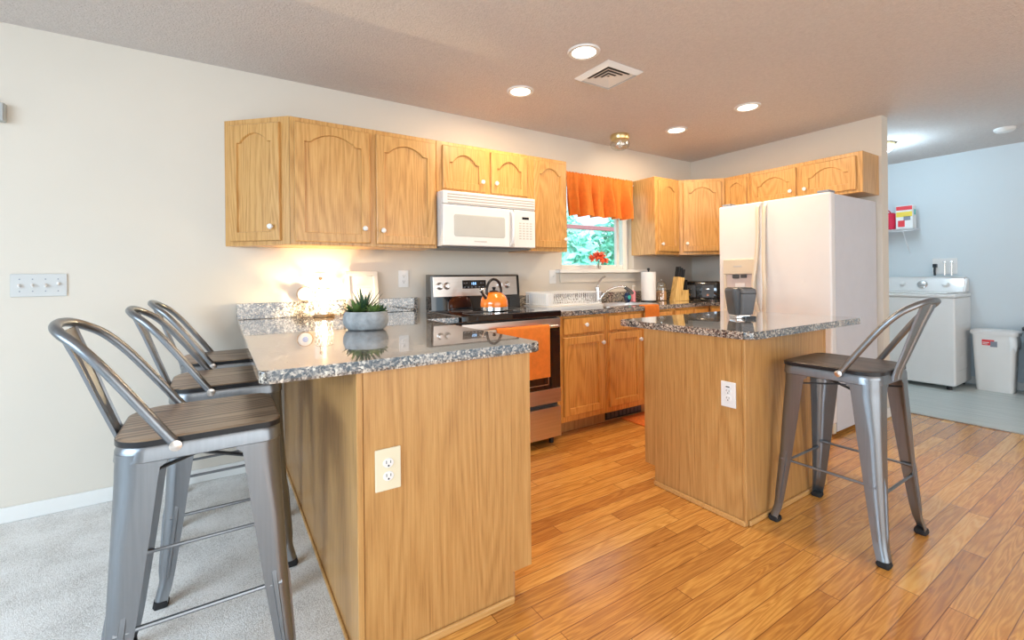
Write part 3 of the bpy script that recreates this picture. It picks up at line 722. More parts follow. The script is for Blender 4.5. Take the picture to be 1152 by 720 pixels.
cp = obj('control_panel', box(.567, MW, 0, .0295, .012, MH - .094, .008, 3), 'white', t)
obj('display', box(.64, .70, -.0015, -.0002, .222, .240), 'black', cp)
bm = bmesh.new()
for r in range(7):
    for c_ in range(4): bx(bm, .612 + c_ * .032, .632 + c_ * .032, -.0012, -.0002, .075 + r * .019, .083 + r * .019)
obj('keypad', bm, plain('keypad_grey', (.55, .53, .50), .5), cp, smooth=None)
obj('badge', box(.235, .335, -.0012, -.0002, .042, .050), bpy.data.materials['keypad_grey'], dm)

# ------------------------------------------------------------------ refrigerator
FX, FY0, FY1, FZ = 3.66, 1.478, 2.342, 1.762
t = thing('refrigerator', 'white side-by-side refrigerator with ice dispenser, against the right wall', 'refrigerator', (FX, FY1, 0), -PI / 2)
FWd = FY1 - FY0
obj('body', box(.003, FWd - .003, .075, WR - FX - .012, .03, FZ - .012, .006), 'fridgeside', t)
dl = obj('freezer_door', box(0, .372, 0, .070, .095, FZ - .004, .014, 4), 'fridge', t)
dr = obj('refrigerator_door', box(.380, FWd, 0, .070, .095, FZ - .004, .014, 4), 'fridge', t)
obj('kick_grille', box(.01, FWd - .01, .03, .0745, .02, .090, .003), 'fridgeh', t)
for xx in (.02, FWd - .10): obj('hinge_cover', box(xx, xx + .08, .02, .12, FZ - .003, FZ + .016, .006), 'greyp', t)
for xx in (.06, FWd - .06):
    for yy in (.12, .7): obj('foot', lathe(bmesh.new(), [(.018, .0005), (.018, .0295)], 12, T((xx, yy, 0))), 'black', t)
for (p, x, s) in ((dl, .350, -1), (dr, .404, 1)):
    bm = bmesh.new()
    pts = spline([(x, -.004, 1.735), (x, -.022, 1.68), (x - s * .002, -.030, 1.45), (x + s * .006, -.050, 1.25), (x + s * .018, -.062, 1.08), (x + s * .008, -.050, .95), (x - s * .004, -.030, .87), (x - s * .004, -.004, .84)], 6)
    rings = []
    for q in pts: rings.append([(q.x + .015 * math.cos(a * PI / 5), q.y + .010 * math.sin(a * PI / 5), q.z) for a in range(10)])
    loft(bm, rings); obj('handle', bm, 'fridgeh', p)
DX0, DX1, DZ0, DZ1 = .050, .325, .86, 1.300
bm = bmesh.new()
bx(bm, DX0, DX1, -.022, -.0005, 1.175, DZ1, .006, 3); bx(bm, DX0, DX0 + .022, -.020, -.0005, DZ0, 1.176, .004); bx(bm, DX1 - .022, DX1, -.020, -.0005, DZ0, 1.176, .004); bx(bm, DX0, DX1, -.028, -.0005, DZ0 - .02, DZ0 + .02, .004)
dp = obj('dispenser', bm, 'fridgeh', dl)
prismp = [(DX0 + .022 + (DX1 - DX0 - .044) * i / 12, 1.176 - .0 + .024 * math.sin(PI * i / 12)) for i in range(13)]
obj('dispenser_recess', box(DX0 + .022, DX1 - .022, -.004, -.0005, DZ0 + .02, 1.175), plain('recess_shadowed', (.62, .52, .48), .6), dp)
bm = bmesh.new(); bx(bm, .13, .185, -.018, -.0045, 1.140, 1.172, .004); bx(bm, .20, .25, -.016, -.0045, 1.145, 1.172, .004); obj('spigot', bm, 'darkgrey', dp)
obj('lever', box(.15, .235, -.012, -.0045, 1.0, 1.10, .004), 'fridge', dp)
obj('badge', box(.145, .215, -.0235, -.0222, 1.235, 1.247), bpy.data.materials['keypad_grey'], dp)

# ------------------------------------------------------------------ bar stools
def leg_loop(o, w, z, sx, sy, r=.018, th=.005):
    """thick L-shaped channel with a rounded outer corner at (o,o)"""
    out = [(o - w, o)]
    for k in range(7):
        a = PI / 2 - k / 6 * PI / 2; out.append((o - r + r * math.cos(a), o - r + r * math.sin(a)))
    out.append((o, o - w)); i_ = [(o - th, o - w)]
    for k in range(7):
        a = k / 6 * PI / 2; q = r - th; out_ = (o - r + q * math.cos(a), o - r + q * math.sin(a)); i_.append(out_)
    i_.append((o - w, o - th))
    return [(sx * x, sy * y, z) for x, y in out + i_]
def make_stool(label, seatmat):
    t = thing('bar_stool', label, 'stool', (0, 0, 0), 0, 'metal bar stools')
    # wooden seat
    bm = bmesh.new(); rs = [.045, .085, .085, .045]
    loft(bm, [rrect(.184, .184, rs, .7465, 8), rrect(.190, .190, rs, .750, 8), rrect(.190, .190, rs, .762, 8), rrect(.184, .184, rs, .766, 8)])
    obj('seat', bm, seatmat, t, smooth=40, label='stained wood seat with a black edge')
    bm = bmesh.new()
    loft(bm, [rrect(.1905, .1905, rs, .7475, 8), rrect(.1915, .1915, rs, .7475, 8), rrect(.1915, .1915, rs, .7615, 8), rrect(.1905, .1905, rs, .7615, 8)], cap=False)
    obj('seat_edge_band', bm, 'black', t)
    rm = [.05, .07, .07, .05]
    bm = bmesh.new(); loft(bm, [rrect(.178, .178, rm, .706, 8), rrect(.188, .188, rm, .706, 8), rrect(.192, .192, rm, .709, 8), rrect(.190, .190, rm, .735, 8), rrect(.185, .185, rm, .746, 8), rrect(.10, .10, .04, .7455, 8)], cap=False)
    obj('seat_frame', bm, 'gun', t)
    for sx in (-1, 1):
        for sy in (-1, 1):
            lv = [(.730, .1885, .116), (.700, .1895, .112), (.690, .190, .098), (.66, .1905, .094), (.50, .196, .080), (.30, .205, .062), (.12, .216, .046), (.07, .221, .042), (.030, .231, .040), (.018, .232, .040)]
            bm = bmesh.new(); loft(bm, [leg_loop(o - .0006, w, z, sx, sy, r=.055 if z > .64 else min(.036, w * .5)) for z, o, w in lv])
            lg = obj('leg', bm, 'gun', t, smooth=40)
            bm = bmesh.new(); rib = [(z, o, w) for z, o, w in lv if z <= .5]
            for (ax) in (0, 1):
                loops = []
                for z, o, w in ((.34, .2025, .064), (.30, .205, .062), (.12, .216, .046), (.09, .2185, .044)):
                    e = .0045 if z not in (.34, .09) else .0005; c0 = o - w * .72; c1 = o - w * .45
                    q = [(c0, o - .004), (c0 + .003, o + e), (c1 - .003, o + e), (c1, o - .004)]
                    loops.append([(sx * (a if ax == 0 else b), sy * (b if ax == 0 else a), z) for a, b in q])
                loft(bm, loops)
            obj('rib', bm, 'gun', lg)
            bm = bmesh.new(); c = .232 - .020; loft(bm, [rrect(.020, .020, .008, .0005, 4, cx=sx * c, cy=sy * c), rrect(.024, .024, .01, .010, 4, cx=sx * c, cy=sy * c), rrect(.021, .021, .009, .024, 4, cx=sx * c, cy=sy * c)])
            obj('rubber_foot', bm, 'rubber', lg)
    for (a, b, z) in (((-.185, -.196), (.185, -.196), .30), ((-.185, .196), (.185, .196), .30), ((-.196, -.185), (-.196, .185), .27), ((.196, -.185), (.196, .185), .27)):
        bm = bmesh.new(); a = Vector((*a, z)); b = Vector((*b, z)); d = (b - a)
        tube(bm, [a, a + d * .08, a + d * .12, b - d * .12, b - d * .08, b], [.009, .009, .006, .006, .009, .009], 8); obj('footrest', bm, 'gun', t)
    for s in (1, -1):
        bm = bmesh.new(); L_ = .236; zc = .655 + s * .004
        bx(bm, -L_, L_, -.009, .009, -.0022, .0022, .001, mx=T((0, 0, zc)) @ RZ(s * PI / 4)); obj('cross_brace', bm, 'darkgrey', t)
    # hoop back
    half = [(-.055, .1965, .742), (-.085, .1955, .785), (-.115, .192, .830), (-.195, .178, .945), (-.250, .158, 1.010), (-.288, .125, 1.040), (-.308, .075, 1.055), (-.314, 0, 1.060)]
    pts = spline(half + [(x, -y, z) for x, y, z in half[-2::-1]], 5)
    bm = bmesh.new(); n = len(pts); tube(bm, pts, [.0125] * n, 12); hp = obj('back_hoop', bm, 'gun', t, smooth=60)
    for s in (-1, 1):
        bm = bmesh.new()
        lathe(bm, [(.0001, 0), (.014, 0), (.014, .003), (.007, .005), (.0001, .005)], 14, T((-.057, s * .2085, .744)) @ RX(-s * PI / 2), cap=False)
        obj('bolt', bm, 'steel', hp)
    bm = bmesh.new(); lo = []
    for (x, z, hw) in ((-.1935, .715, .044), (-.198, .745, .046), (-.235, .85, .056), (-.272, .96, .070), (-.298, 1.030, .082), (-.3015, 1.042, .084)):
        nx, nz = .30 / 1.0, .105; k = [(-hw, .006), (-hw * .97, 0), (-hw * .45, 0), (-hw * .38, .005), (hw * .38, .005), (hw * .45, 0), (hw * .97, 0), (hw, .006)]
        f = [(x + e, y, z) for y, e in k]; bck = [(x + e - .003, y, z) for y, e in k[::-1]]
        lo.append(f + bck)
    loft(bm, lo); obj('back_splat', bm, 'gun', t, smooth=30)
    return t
s0 = make_stool('metal bar stool with wood seat at the peninsula, nearest the camera', 'seat'); s0.location = (-.04, 1.662, .006)
s1 = dup(s0, (.028, 2.272, .006), 0, 'metal bar stool with wood seat at the peninsula, middle of the three')
s2 = dup(s0, (.030, 2.885, .006), 0, 'metal bar stool with wood seat at the peninsula, closest to the wall')
s3 = make_stool('metal bar stool with dark seat standing alone at the island', 'seatdark'); s3.location = (2.436, .936, 0); s3.rotation_euler = (0, 0, PI / 2)

# ------------------------------------------------------------------ ceiling fittings
def can_light(x, y, label, e=13):
    t = thing('recessed_light', label, 'ceiling light', (x, y, CE - .010), 0, 'recessed ceiling lights')
    bm = lathe(bmesh.new(), [(.068, .0095), (.068, .003), (.074, .0), (.088, .001), (.092, .0095)], 36, cap=False); obj('trim_ring', bm, 'trim', t)
    obj('lens', lathe(bmesh.new(), [(.0001, .0035), (.0675, .0035), (.0675, .0095), (.0001, .0095)], 36, cap=False), 'lens', t)
    l = light('recessed_lamp_glow', 'AREA', (0, 0, -.004), e, (1.0, .76, .50), size=.13, shape='DISK'); l.parent = t
can_light(1.741, 1.923, 'round recessed ceiling light beside the air vent, nearest the camera')
can_light(1.738, 2.560, 'round recessed ceiling light above the microwave side, left of the vent')
can_light(3.366, 1.908, 'round recessed ceiling light nearest the refrigerator')
can_light(3.363, 2.540, 'round recessed ceiling light right of the brass globe fixture')
t = thing('air_vent', 'square white louvered air vent in the ceiling', 'vent', (2.075, 2.068, CE - .0005))
def sq_ring(ho, hi, zo, zi, th=.002):
    bm = bmesh.new(); lo = []
    for h, z in ((ho, zo), (hi, zi), (hi, zi + th), (ho, zo + th)): lo.append([(h, h, z), (-h, h, z), (-h, -h, z), (h, -h, z)])
    rings = [[bm.verts.new(p) for p in l] for l in lo]
    for a, b in zip(rings, rings[1:] + rings[:1]):
        for i in range(4): bm.faces.new((a[i], a[(i + 1) % 4], b[(i + 1) % 4], b[i]))
    return bm
obj('backing', box(-.12, .12, -.12, .12, -.004, 0), 'darkgrey', t)
obj('frame', sq_ring(.150, .122, -.004, -.022, .004), 'trim', t, smooth=None)
for k in range(4): obj('louver', sq_ring(.118 - k * .029, .096 - k * .029, -.016, -.0075, .002), 'trim', t, smooth=None)
t = thing('globe_light', 'unlit ceiling light with brass base and ribbed glass globe, near the window', 'ceiling light', (3.045, 2.90, CE))
obj('brass_base', lathe(bmesh.new(), [(.0001, -.0005), (.082, -.0005), (.085, -.020), (.078, -.045), (.070, -.050), (.0001, -.050)], 32, cap=False), 'brass', t)
bm = bmesh.new(); pr = [(.062, -.051), (.080, -.062), (.086, -.085), (.078, -.110), (.050, -.130), (.0005, -.137)]
rings = []
for r, z in pr: rings.append([bm.verts.new(((r * (1 + .03 * (i % 2))) * math.cos(2 * PI * i / 40), (r * (1 + .03 * (i % 2))) * math.sin(2 * PI * i / 40), z)) for i in range(40)])
for a, b in zip(rings, rings[1:]):
    for i in range(40): bm.faces.new((a[i], a[(i + 1) % 40], b[(i + 1) % 40], b[i]))
obj('glass_globe', bm, 'clear', t)
obj('bulb', lathe(bmesh.new(), [(.0001, -.051), (.014, -.051), (.016, -.065), (.026, -.088), (.018, -.108), (.0001, -.114)], 20, cap=False), 'whiteplastic', t)
t = thing('smoke_detector', 'small white round smoke detector on the ceiling at the right edge', 'smoke detector', (5.84, 1.0, CE))
obj('body', lathe(bmesh.new(), [(.0001, -.0005), (.070, -.0005), (.068, -.02), (.050, -.035), (.0001, -.038)], 28, cap=False), 'whiteplastic', t)
t = thing('laundry_ceiling_light', 'lit dome ceiling light of the laundry area beside the wall end', 'ceiling light', (5.50, 1.80, CE))
obj('base', lathe(bmesh.new(), [(.0001, -.0005), (.13, -.0005), (.13, -.02), (.0001, -.02)], 32, cap=False), 'brass', t)
obj('dome', lathe(bmesh.new(), [(.12, -.0205), (.115, -.05), (.08, -.08), (.0001, -.092)], 32, cap=False), 'lenscool', t)
l = light('laundry_lamp_glow', 'POINT', (0, -.0, -.16), 27, (.58, .82, 1.0), size=.08); l.parent = t

# ------------------------------------------------------------------ on the walls
def sw_plate():
    t = thing('light_switch', 'wide white four-gang light switch plate on the left wall area', 'light switch', (-.754, WB - .0005, 1.158))
    obj('plate', box(-.102, .102, -.007, 0, -.057, .057, .004), plain('switch_plate', (.60, .60, .585), .4, var=.01), t)
    for k in range(4):
        x = -.069 + k * .046; bm = bmesh.new(); bx(bm, -.004, .004, -.016, 0, -.004, .010, .0015, mx=T((x, -.0072, 0)) @ RX(.5 if k < 3 else -.5)); obj('toggle', bm, 'whiteplastic', t)
    bm = bmesh.new()
    for k in range(4):
        for s in (-.030, .030): lathe(bm, [(.003, 0), (.003, .001)], 10, T((-.069 + k * .046, -.0072, s)) @ RX(PI / 2))
    obj('screws', bm, 'greyp', t)
sw_plate()
outlet('white outlet above the peninsula backsplash with a lamp plugged into it', (.560, WB - .0005, 1.155), 0)
outlet('white outlet between the leaning picture and the stove', (1.125, WB - .0005, 1.168), 0)
t = thing('light_switch', 'white light switch plate just left of the window sill', 'light switch', (2.492, WB - .0005, 1.170))
obj('plate', box(-.037, .037, -.006, 0, -.060, .060, .003), 'whiteplastic', t); obj('toggle', box(-.004, .004, -.016, -.0062, -.004, .012, .002), 'whiteplastic', t)
t = thing('door_chime', 'small grey wall-mounted box at the left edge above the switches', 'wall box', (-.93, WB - .0005, 1.995))
obj('body', box(-.07, .07, -.035, 0, -.045, .045, .006), plain('grey_case', (.42, .43, .42), .5), t); obj('cover', box(-.066, .066, -.040, -.0352, -.041, .041, .003), plain('grey_cover', (.46, .47, .46), .5), t)

# ------------------------------------------------------------------ valance
t = thing('curtain_rod', 'thin white curtain rod across the top of the kitchen window', 'curtain rod', (2.64, WB - .05, 2.068))
bm = bmesh.new(); tube(bm, [(-.05, .04, 0), (-.05, 0, 0), (.845, 0, 0), (.845, .04, 0)], .005, 8); obj('rod', bm, 'wire', t)
bm = bmesh.new(); NX, NZ = 150, 14; g = []
x0, x1, z0, z1 = 2.555, 3.395, 1.712, 2.092
rnd = random.Random(3); phs = [rnd.uniform(0, 6.28) for _ in range(5)]
def fold(u, v):
    a = .8 * math.sin(u * 40 + phs[0] + .9 * math.sin(v * 2.2) + .7 * math.sin(u * 9)) + .35 * math.sin(u * 67 + phs[1] + v) + .35 * math.sin(u * 19 + phs[2])
    top = .4 * math.sin(u * 150 + phs[3])
    k = min(1, (1 - v) * 1.5); return .048 * a * (.10 + .90 * k) + .007 * top * (1 - k)
for side in (0, 1):
    gg = []
    for j in range(NZ + 1):
        v = j / NZ; row = []
        for i in range(NX + 1):
            u = i / NX; f = fold(u, v); z = z0 + (z1 - z0) * v + (.005 * math.sin(u * 40 + phs[0] + 1) * (1 - v)) + (.004 * math.sin(u * 150) if j == NZ else 0)
            pinch = -.000 if .83 < v < .93 else 0
            row.append(bm.verts.new((x0 + (x1 - x0) * u, WB - .125 - f * (1 if side else 1) + (.0015 if side else -.0015) - (0 if .90 < v < .97 else .006 * v * 0), z)))
        gg.append(row)
    g.append(gg)
for s in (0, 1):
    for j in range(NZ):
        for i in range(NX): bm.faces.new((g[s][j][i], g[s][j][i + 1], g[s][j + 1][i + 1], g[s][j + 1][i]))
for j in range(NZ):
    for i in (0, NX): bm.faces.new((g[0][j][i], g[1][j][i], g[1][j + 1][i], g[0][j + 1][i]))
for i in range(NX):
    for j in (0, NZ): bm.faces.new((g[0][j][i], g[0][j][i + 1], g[1][j][i + 1], g[1][j][i]))
tag(obj('valance', bm, 'orange', smooth=80), 'gathered orange valance curtain hanging over the kitchen window', 'curtain')

# flower on the sill
t = thing('flower_vase', 'coral red flower in a small glass vase on the window sill', 'flower', (3.005, WB - .045, OZ0))
obj('vase', lathe(bmesh.new(), [(.0001, .0005), (.022, .0005), (.028, .02), (.018, .05), (.022, .06)], 20, cap=False), 'clear', t)
bm = bmesh.new(); tube(bm, spline([(0, 0, .01), (.004, 0, .06), (-.012, 0, .12)], 5), .003, 6); obj('stem', bm, 'leaf2', t)
bm = bmesh.new(); rnd = random.Random(5)
for c, n, R in (((-.050, 0, .105), 24, .060), ((.015, -.0, .130), 30, .068), ((.070, 0, .095), 24, .058), ((.01, -.01, .095), 18, .05)):
    for i in range(n):
        d = Vector((rnd.gauss(0, 1), rnd.gauss(0, .6), rnd.gauss(.2, .8))).normalized(); e = d.orthogonal().normalized(); f = d.cross(e)
        p = Vector(c)
        vs = [p, p + d * R * .5 + e * R * .28, p + d * R + f * .006, p + d * R * .5 - e * R * .28]
        vv = [bm.verts.new(q) for q in vs] + [bm.verts.new(q + f * .002) for q in vs]
        bm.faces.new(vv[:4]); bm.faces.new(vv[4:][::-1])
        for k in range(4): bm.faces.new((vv[k], vv[(k + 1) % 4], vv[4 + (k + 1) % 4], vv[4 + k]))
obj('blossom', bm, 'petal', t, smooth=None)

# ------------------------------------------------------------------ on the peninsula
t = thing('potted_succulent', 'green succulent in an oval grey stone bowl on the peninsula worktop', 'plant', (.585, 2.19, ZP + .0004), -.57)
bm = bmesh.new(); lo = []
for r, z in ((.080, 0), (.094, .010), (.104, .032), (.106, .055), (.100, .078), (.096, .086), (.088, .086), (.086, .074)):
    lo.append([(r * math.cos(2 * PI * i / 40), .72 * r * math.sin(2 * PI * i / 40), z) for i in range(40)])
loft(bm, lo); obj('bowl', bm, 'concrete', t, smooth=60)
bm = bmesh.new(); lathe(bm, [(.0001, .075), (.085, .075), (.0845, .081), (.0001, .083)], 30, Matrix.Diagonal((1, .71, 1, 1)), cap=False); obj('soil', bm, plain('soil', (.05, .04, .03), .9, var=.4, scale=90), t)
def spiky(bm, c, n, L0, L1, lean0, lean1, w, seed):
    rnd = random.Random(seed)
    for i in range(n):
        a = i * 2.39996 + rnd.uniform(-.2, .2); u = i / n; el = lean0 + (lean1 - lean0) * u; L_ = rnd.uniform(L0, L1) * (1 - .2 * u)
        dr = Vector((math.cos(a), math.sin(a), 0)); up = Vector((0, 0, 1)); side = dr.cross(up)
        pts = []
        for k in range(6):
            s = k / 5; e2 = el + .25 * (1 - s) - .1; pts.append(Vector(c) + (dr * math.cos(el) * s + up * math.sin(el) * s * (1 + .15 * s)) * L_)
        lo = []
        for k, p in enumerate(pts):
            s = k / 5; ww = w * math.sin(PI * (.18 + .80 * s)) + .0003; nrm = (up * math.cos(el) - dr * math.sin(el))
            lo.append([p + side * ww, p + nrm * ww * .35, p - side * ww, p - nrm * ww * .45])
        loft(bm, lo)
bm = bmesh.new(); spiky(bm, (-.040, 0, .080), 26, .055, .085, .25, 1.2, .010, 1); spiky(bm, (.045, -.012, .080), 22, .045, .06, .15, 1.1, .009, 2); obj('rosette', bm, 'leaf', t, smooth=50)
bm = bmesh.new(); spiky(bm, (-.012, .012, .080), 20, .085, .135, .55, 1.35, .0065, 3); spiky(bm, (.07, .005, .080), 12, .04, .055, .2, 1.0, .008, 4); spiky(bm, (-.07, .0, .080), 10, .04, .06, .2, 1.0, .007, 5)
obj('aloe_leaves', bm, 'leaf2', t, smooth=50, label='thin dark spiky leaves')

# picture leaning on the wall
t = thing('picture_frame', 'cream picture frame leaning on the wall behind the succulent', 'picture', (.712, WB - .075, ZP + .0004))
mxp = RX(-.17)
bm = bmesh.new()
for r in ((0, .215, 0, .028), (0, .215, .262, .290), (0, .028, .027, .263), (.187, .215, .027, .263)): bx(bm, r[0], r[1], -.009, .009, r[2] + .002, r[3] + .002, .003, mx=mxp)
obj('frame', bm, 'frame', t)
bm = bmesh.new(); bx(bm, .028, .187, -.002, .002, .030, .262, mx=mxp); obj('picture', bm, 'mat_', t)
bm = bmesh.new()
for k in range(3): bx(bm, .05, .165, -.0035, -.0022, .20 - k * .022, .205 - k * .022, mx=mxp)
obj('faint_lines', bm, 'frame', t)

# round sensor on wall
t = thing('night_light', 'round white disc with a blue centre and copper rim on the backsplash top', 'night light', (.462, WB - .024, 1.078))
bm = bmesh.new(); lathe(bm, [(.0001, 0), (.041, 0), (.043, .006), (.0375, .012), (.0001, .013)], 32, RX(PI / 2), cap=False); obj('disc', bm, 'whiteplastic', t)
bm = bmesh.new(); tube(bm, [(.0455 * math.cos(2 * PI * i / 40), -.004, .0455 * math.sin(2 * PI * i / 40)) for i in range(40)], .0035, 8, closed=True); obj('rim', bm, 'clay', t)
bm = bmesh.new(); lathe(bm, [(.0001, .0132), (.018, .0132), (.016, .016), (.0001, .017)], 24, RX(PI / 2), cap=False); obj('centre', bm, 'bluedot', t)
obj('stand', box(-.012, .012, .0005, .018, -.0475, -.035, .003), 'clay', t)

# crystal lamp, lit
LX, LY = .560, 3.075
t = thing('crystal_lamp', 'small lit lamp with an openwork crystal shade and brown base on the peninsula worktop', 'lamp', (LX, LY, ZP + .0004))
obj('base', lathe(bmesh.new(), [(.0001, 0), (.062, 0), (.064, .006), (.060, .018), (.0001, .018)], 32, cap=False), 'clay', t)
bm = bmesh.new()
for r in range(6):
    z = .036 + r * .026; nb = 12
    for i in range(nb):
        a = 2 * PI * (i + .5 * (r % 2)) / nb; rad = .052
        bmesh.ops.create_icosphere(bm, subdivisions=1, radius=.0058, matrix=T((rad * math.cos(a), rad * math.sin(a), z)) @ Matrix.Diagonal((1, 1, 1.15, 1)))
obj('crystal_beads', bm, 'crystal', t, smooth=None)
bm = bmesh.new()
for i in range(14):
    for s in (-1, 1):
        pts = [(.052 * math.cos(2 * PI * (i + s * .5 * r) / 14), .052 * math.sin(2 * PI * (i + s * .5 * r) / 14), .020 + r * .026) for r in range(7)]
        tube(bm, pts, .0014, 4)
for z in (.019, .180): tube(bm, [(.052 * math.cos(2 * PI * i / 28), .052 * math.sin(2 * PI * i / 28), z) for i in range(28)], .0022, 6, closed=True)
obj('wire_lattice', bm, 'chrome', t)
obj('bulb', lathe(bmesh.new(), [(.0001, .019), (.012, .019), (.012, .045), (.022, .075), (.018, .10), (.0001, .11)], 18, cap=False), 'bulb', t)
l = light('crystal_lamp_glow', 'POINT', (0, 0, .125), 19, (1.0, .76, .44), size=.004); l.parent = t
bm = bmesh.new()
tube(bm, spline([(.560, WB - .012, 1.180), (.556, WB - .022, 1.16), (.545, WB - .03, 1.10), (.535, WB - .04, 1.03), (.545, WB - .045, .97), (.56, LY + .068, .940)], 6), .0024, 6)
lathe(bm, [(.010, 0), (.010, .018), (.006, .024)], 12, T((.560, WB - .0098, 1.176)) @ RX(PI / 2)); tag(obj('lamp_cord', bm, plain('brown_cord', (.10, .055, .03), .5)), 'thin brown cord with plug running from the outlet down to the crystal lamp', 'cord')
bm = bmesh.new()
tube(bm, spline([(.625, LY + .005, ZP + .014), (.68, LY - .03, ZP + .024), (.76, LY - .06, ZP + .022), (.80, LY - .05, ZP + .010), (.76, LY - .02, ZP + .004), (.68, LY + .02, ZP + .004), (.628, LY + .02, ZP + .008)], 6), .0026, 6, closed=False)
tube(bm, spline([(.494, LY + .01, ZP + .010), (.455, LY + .0, ZP + .028), (.425, LY - .01, ZP + .036), (.415, LY - .03, ZP + .022), (.43, LY - .05, ZP + .006), (.47, LY - .045, ZP + .004), (.50, LY - .04, ZP + .004)], 6), .0026, 6)
tag(obj('coiled_cord', bm, bpy.data.materials['brown_cord']), 'looped dark cord lying either side of the crystal lamp base', 'cord')

# ------------------------------------------------------------------ island top: coffee brewer
t = thing('coffee_brewer', 'dark grey tapered single-cup coffee brewer on the island worktop', 'coffee maker', (2.650, 1.560, .9105), -.55); BR = t
def tapered(sec):
    bm = bmesh.new(); loft(bm, [rrect(hx, hy, r, z, 6, cx=cx, cy=cy) for hx, hy, r, z, cx, cy in sec]); return bm
obj('body', tapered([(.062, .062, .022, .028, 0, .01), (.068, .068, .024, .06, 0, .01), (.082, .075, .028, .17, 0, .01), (.086, .078, .03, .215, 0, .01), (.084, .076, .03, .238, 0, .01), (.070, .060, .03, .250, 0, .01)]), 'darkgrey', t, smooth=50)
obj('front_cover', tapered([(.044, .030, .016, .034, .016, -.045), (.048, .032, .018, .09, .018, -.052), (.055, .034, .02, .18, .022, -.060), (.056, .034, .02, .222, .022, -.062), (.050, .028, .018, .238, .022, -.060)]), 'midgrey', t, smooth=50)
obj('lid_band', tapered([(.057, .036, .02, .200, .022, -.063), (.058, .037, .02, .206, .022, -.063)]), 'black', t)
obj('base', tapered([(.060, .062, .02, .0005, 0, 0), (.062, .064, .02, .010, 0, 0), (.058, .060, .02, .0275, 0, 0)]), 'chrome', t)
obj('drip_tray', tapered([(.034, .022, .008, .0005, .028, -.088), (.034, .022, .008, .022, .028, -.088)]), 'black', t)
BR.scale = (.80, .80, .745)

# ------------------------------------------------------------------ along the back worktop
Zc = ZC + .0006
t = thing('dish_rack', 'white wire dish rack on the worktop between stove and faucet', 'dish rack', (2.06, 2.69, Zc))
RWd, RDp = .57, .34
bm = bmesh.new(); lo = [rrect(RWd / 2, RDp / 2, .03, 0, cx=RWd / 2, cy=RDp / 2), rrect(RWd / 2 + .006, RDp / 2 + .006, .035, .022, cx=RWd / 2, cy=RDp / 2), rrect(RWd / 2 - .002, RDp / 2 - .002, .03, .022, cx=RWd / 2, cy=RDp / 2), rrect(RWd / 2 - .006, RDp / 2 - .006, .03, .006, cx=RWd / 2, cy=RDp / 2)]
loft(bm, lo); obj('tray', bm, 'whiteplastic', t)
bm = bmesh.new()
for z in (.035, .125):
    tube(bm, [(x, y, z) for x, y, _ in rrect(RWd / 2 - .012, RDp / 2 - .012, .02, 0, 4, cx=RWd / 2, cy=RDp / 2)], .003, 6, closed=True)
for i in range(27):
    x = .03 + i * .0196
    for y in (.012, RDp - .012): tube(bm, [(x, y, .024), (x, y, .125)], .0018, 5)
for i in range(15):
    y = .03 + i * .02
    for x in (.012, RWd - .012): tube(bm, [(x, y, .024), (x, y, .125)], .0018, 5)
obj('wire_basket', bm, 'wire', t)
for y in (.12, .22):
    bm = bmesh.new()
    for i in range(18):
        x = .11 + i * .025
        tube(bm, [(x, y - .02, .024), (x, y, .082), (x, y + .02, .024)], .0018, 5)
    obj('plate_tines', bm, 'wire', t)
obj('utensil_cup', tapered([(.035, .12, .02, .026, .055, RDp / 2), (.038, .125, .02, .118, .055, RDp / 2)]), 'whiteplastic', t)

t = thing('faucet', 'chrome pull-out kitchen faucet with arching spout behind the sink', 'faucet', (2.93, 3.09, ZC + .0006), 0)
obj('base', lathe(bmesh.new(), [(.0001, 0), (.030, 0), (.030, .008), (.024, .014), (.024, .14), (.020, .155), (.0001, .158)], 24, cap=False), 'chrome', t)
bm = bmesh.new(); tube(bm, spline([(.015, -.01, .03), (.06, -.05, .105), (.13, -.10, .145), (.20, -.15, .145), (.245, -.18, .105)], 6), .0115, 12); obj('spout', bm, 'chrome', t)
bm = bmesh.new(); tube(bm, [(.200, -.148, .147), (.245, -.18, .108), (.262, -.19, .085)], [.015, .016, .014], 12); obj('spray_head', bm, 'darkgrey', t)
bm = bmesh.new(); tube(bm, spline([(0, 0, .150), (.02, 0, .19), (.07, 0, .235), (.10, 0, .245)], 5), [.012] * 8 + [.009] * 8, 10); obj('lever', bm, 'chrome', t)

t = thing('soap_bottle', 'round dark blue dish soap bottle beside the faucet', 'bottle', (3.215, 2.985, Zc))
bm = bmesh.new(); lo = [[(r * math.cos(2 * PI * i / 24), .6 * r * math.sin(2 * PI * i / 24), z) for i in range(24)] for r, z in ((.020, 0), (.034, .012), (.042, .045), (.038, .078), (.020, .098), (.012, .102))]
loft(bm, lo); obj('body', bm, 'blueb', t, smooth=60)
obj('label', lathe(bmesh.new(), [(.0001, 0), (.020, 0), (.020, .001), (.0001, .001)], 20, T((-.004, -.0262, .05)) @ RX(PI / 2), cap=False), 'teal', t)
obj('cap', lathe(bmesh.new(), [(.011, .1025), (.011, .120), (.006, .128)], 14), 'black', t)
t = thing('soap_dispenser', 'small clear bottle of pink hand soap right of the blue bottle', 'bottle', (3.335, 3.03, Zc))
obj('body', lathe(bmesh.new(), [(.0001, 0), (.024, 0), (.026, .01), (.026, .095), (.012, .11), (.0001, .11)], 20, cap=False), 'pink', t)
bm = bmesh.new(); lathe(bm, [(.010, .1105), (.010, .125), (.004, .128), (.004, .150)], 12); bx(bm, -.006, .030, -.005, .005, .150, .158, .002); obj('pump', bm, 'whiteplastic', t)
t = thing('paper_towel_roll', 'white paper towel roll on a holder left of the knife block', 'paper towels', (3.50, 2.98, Zc))
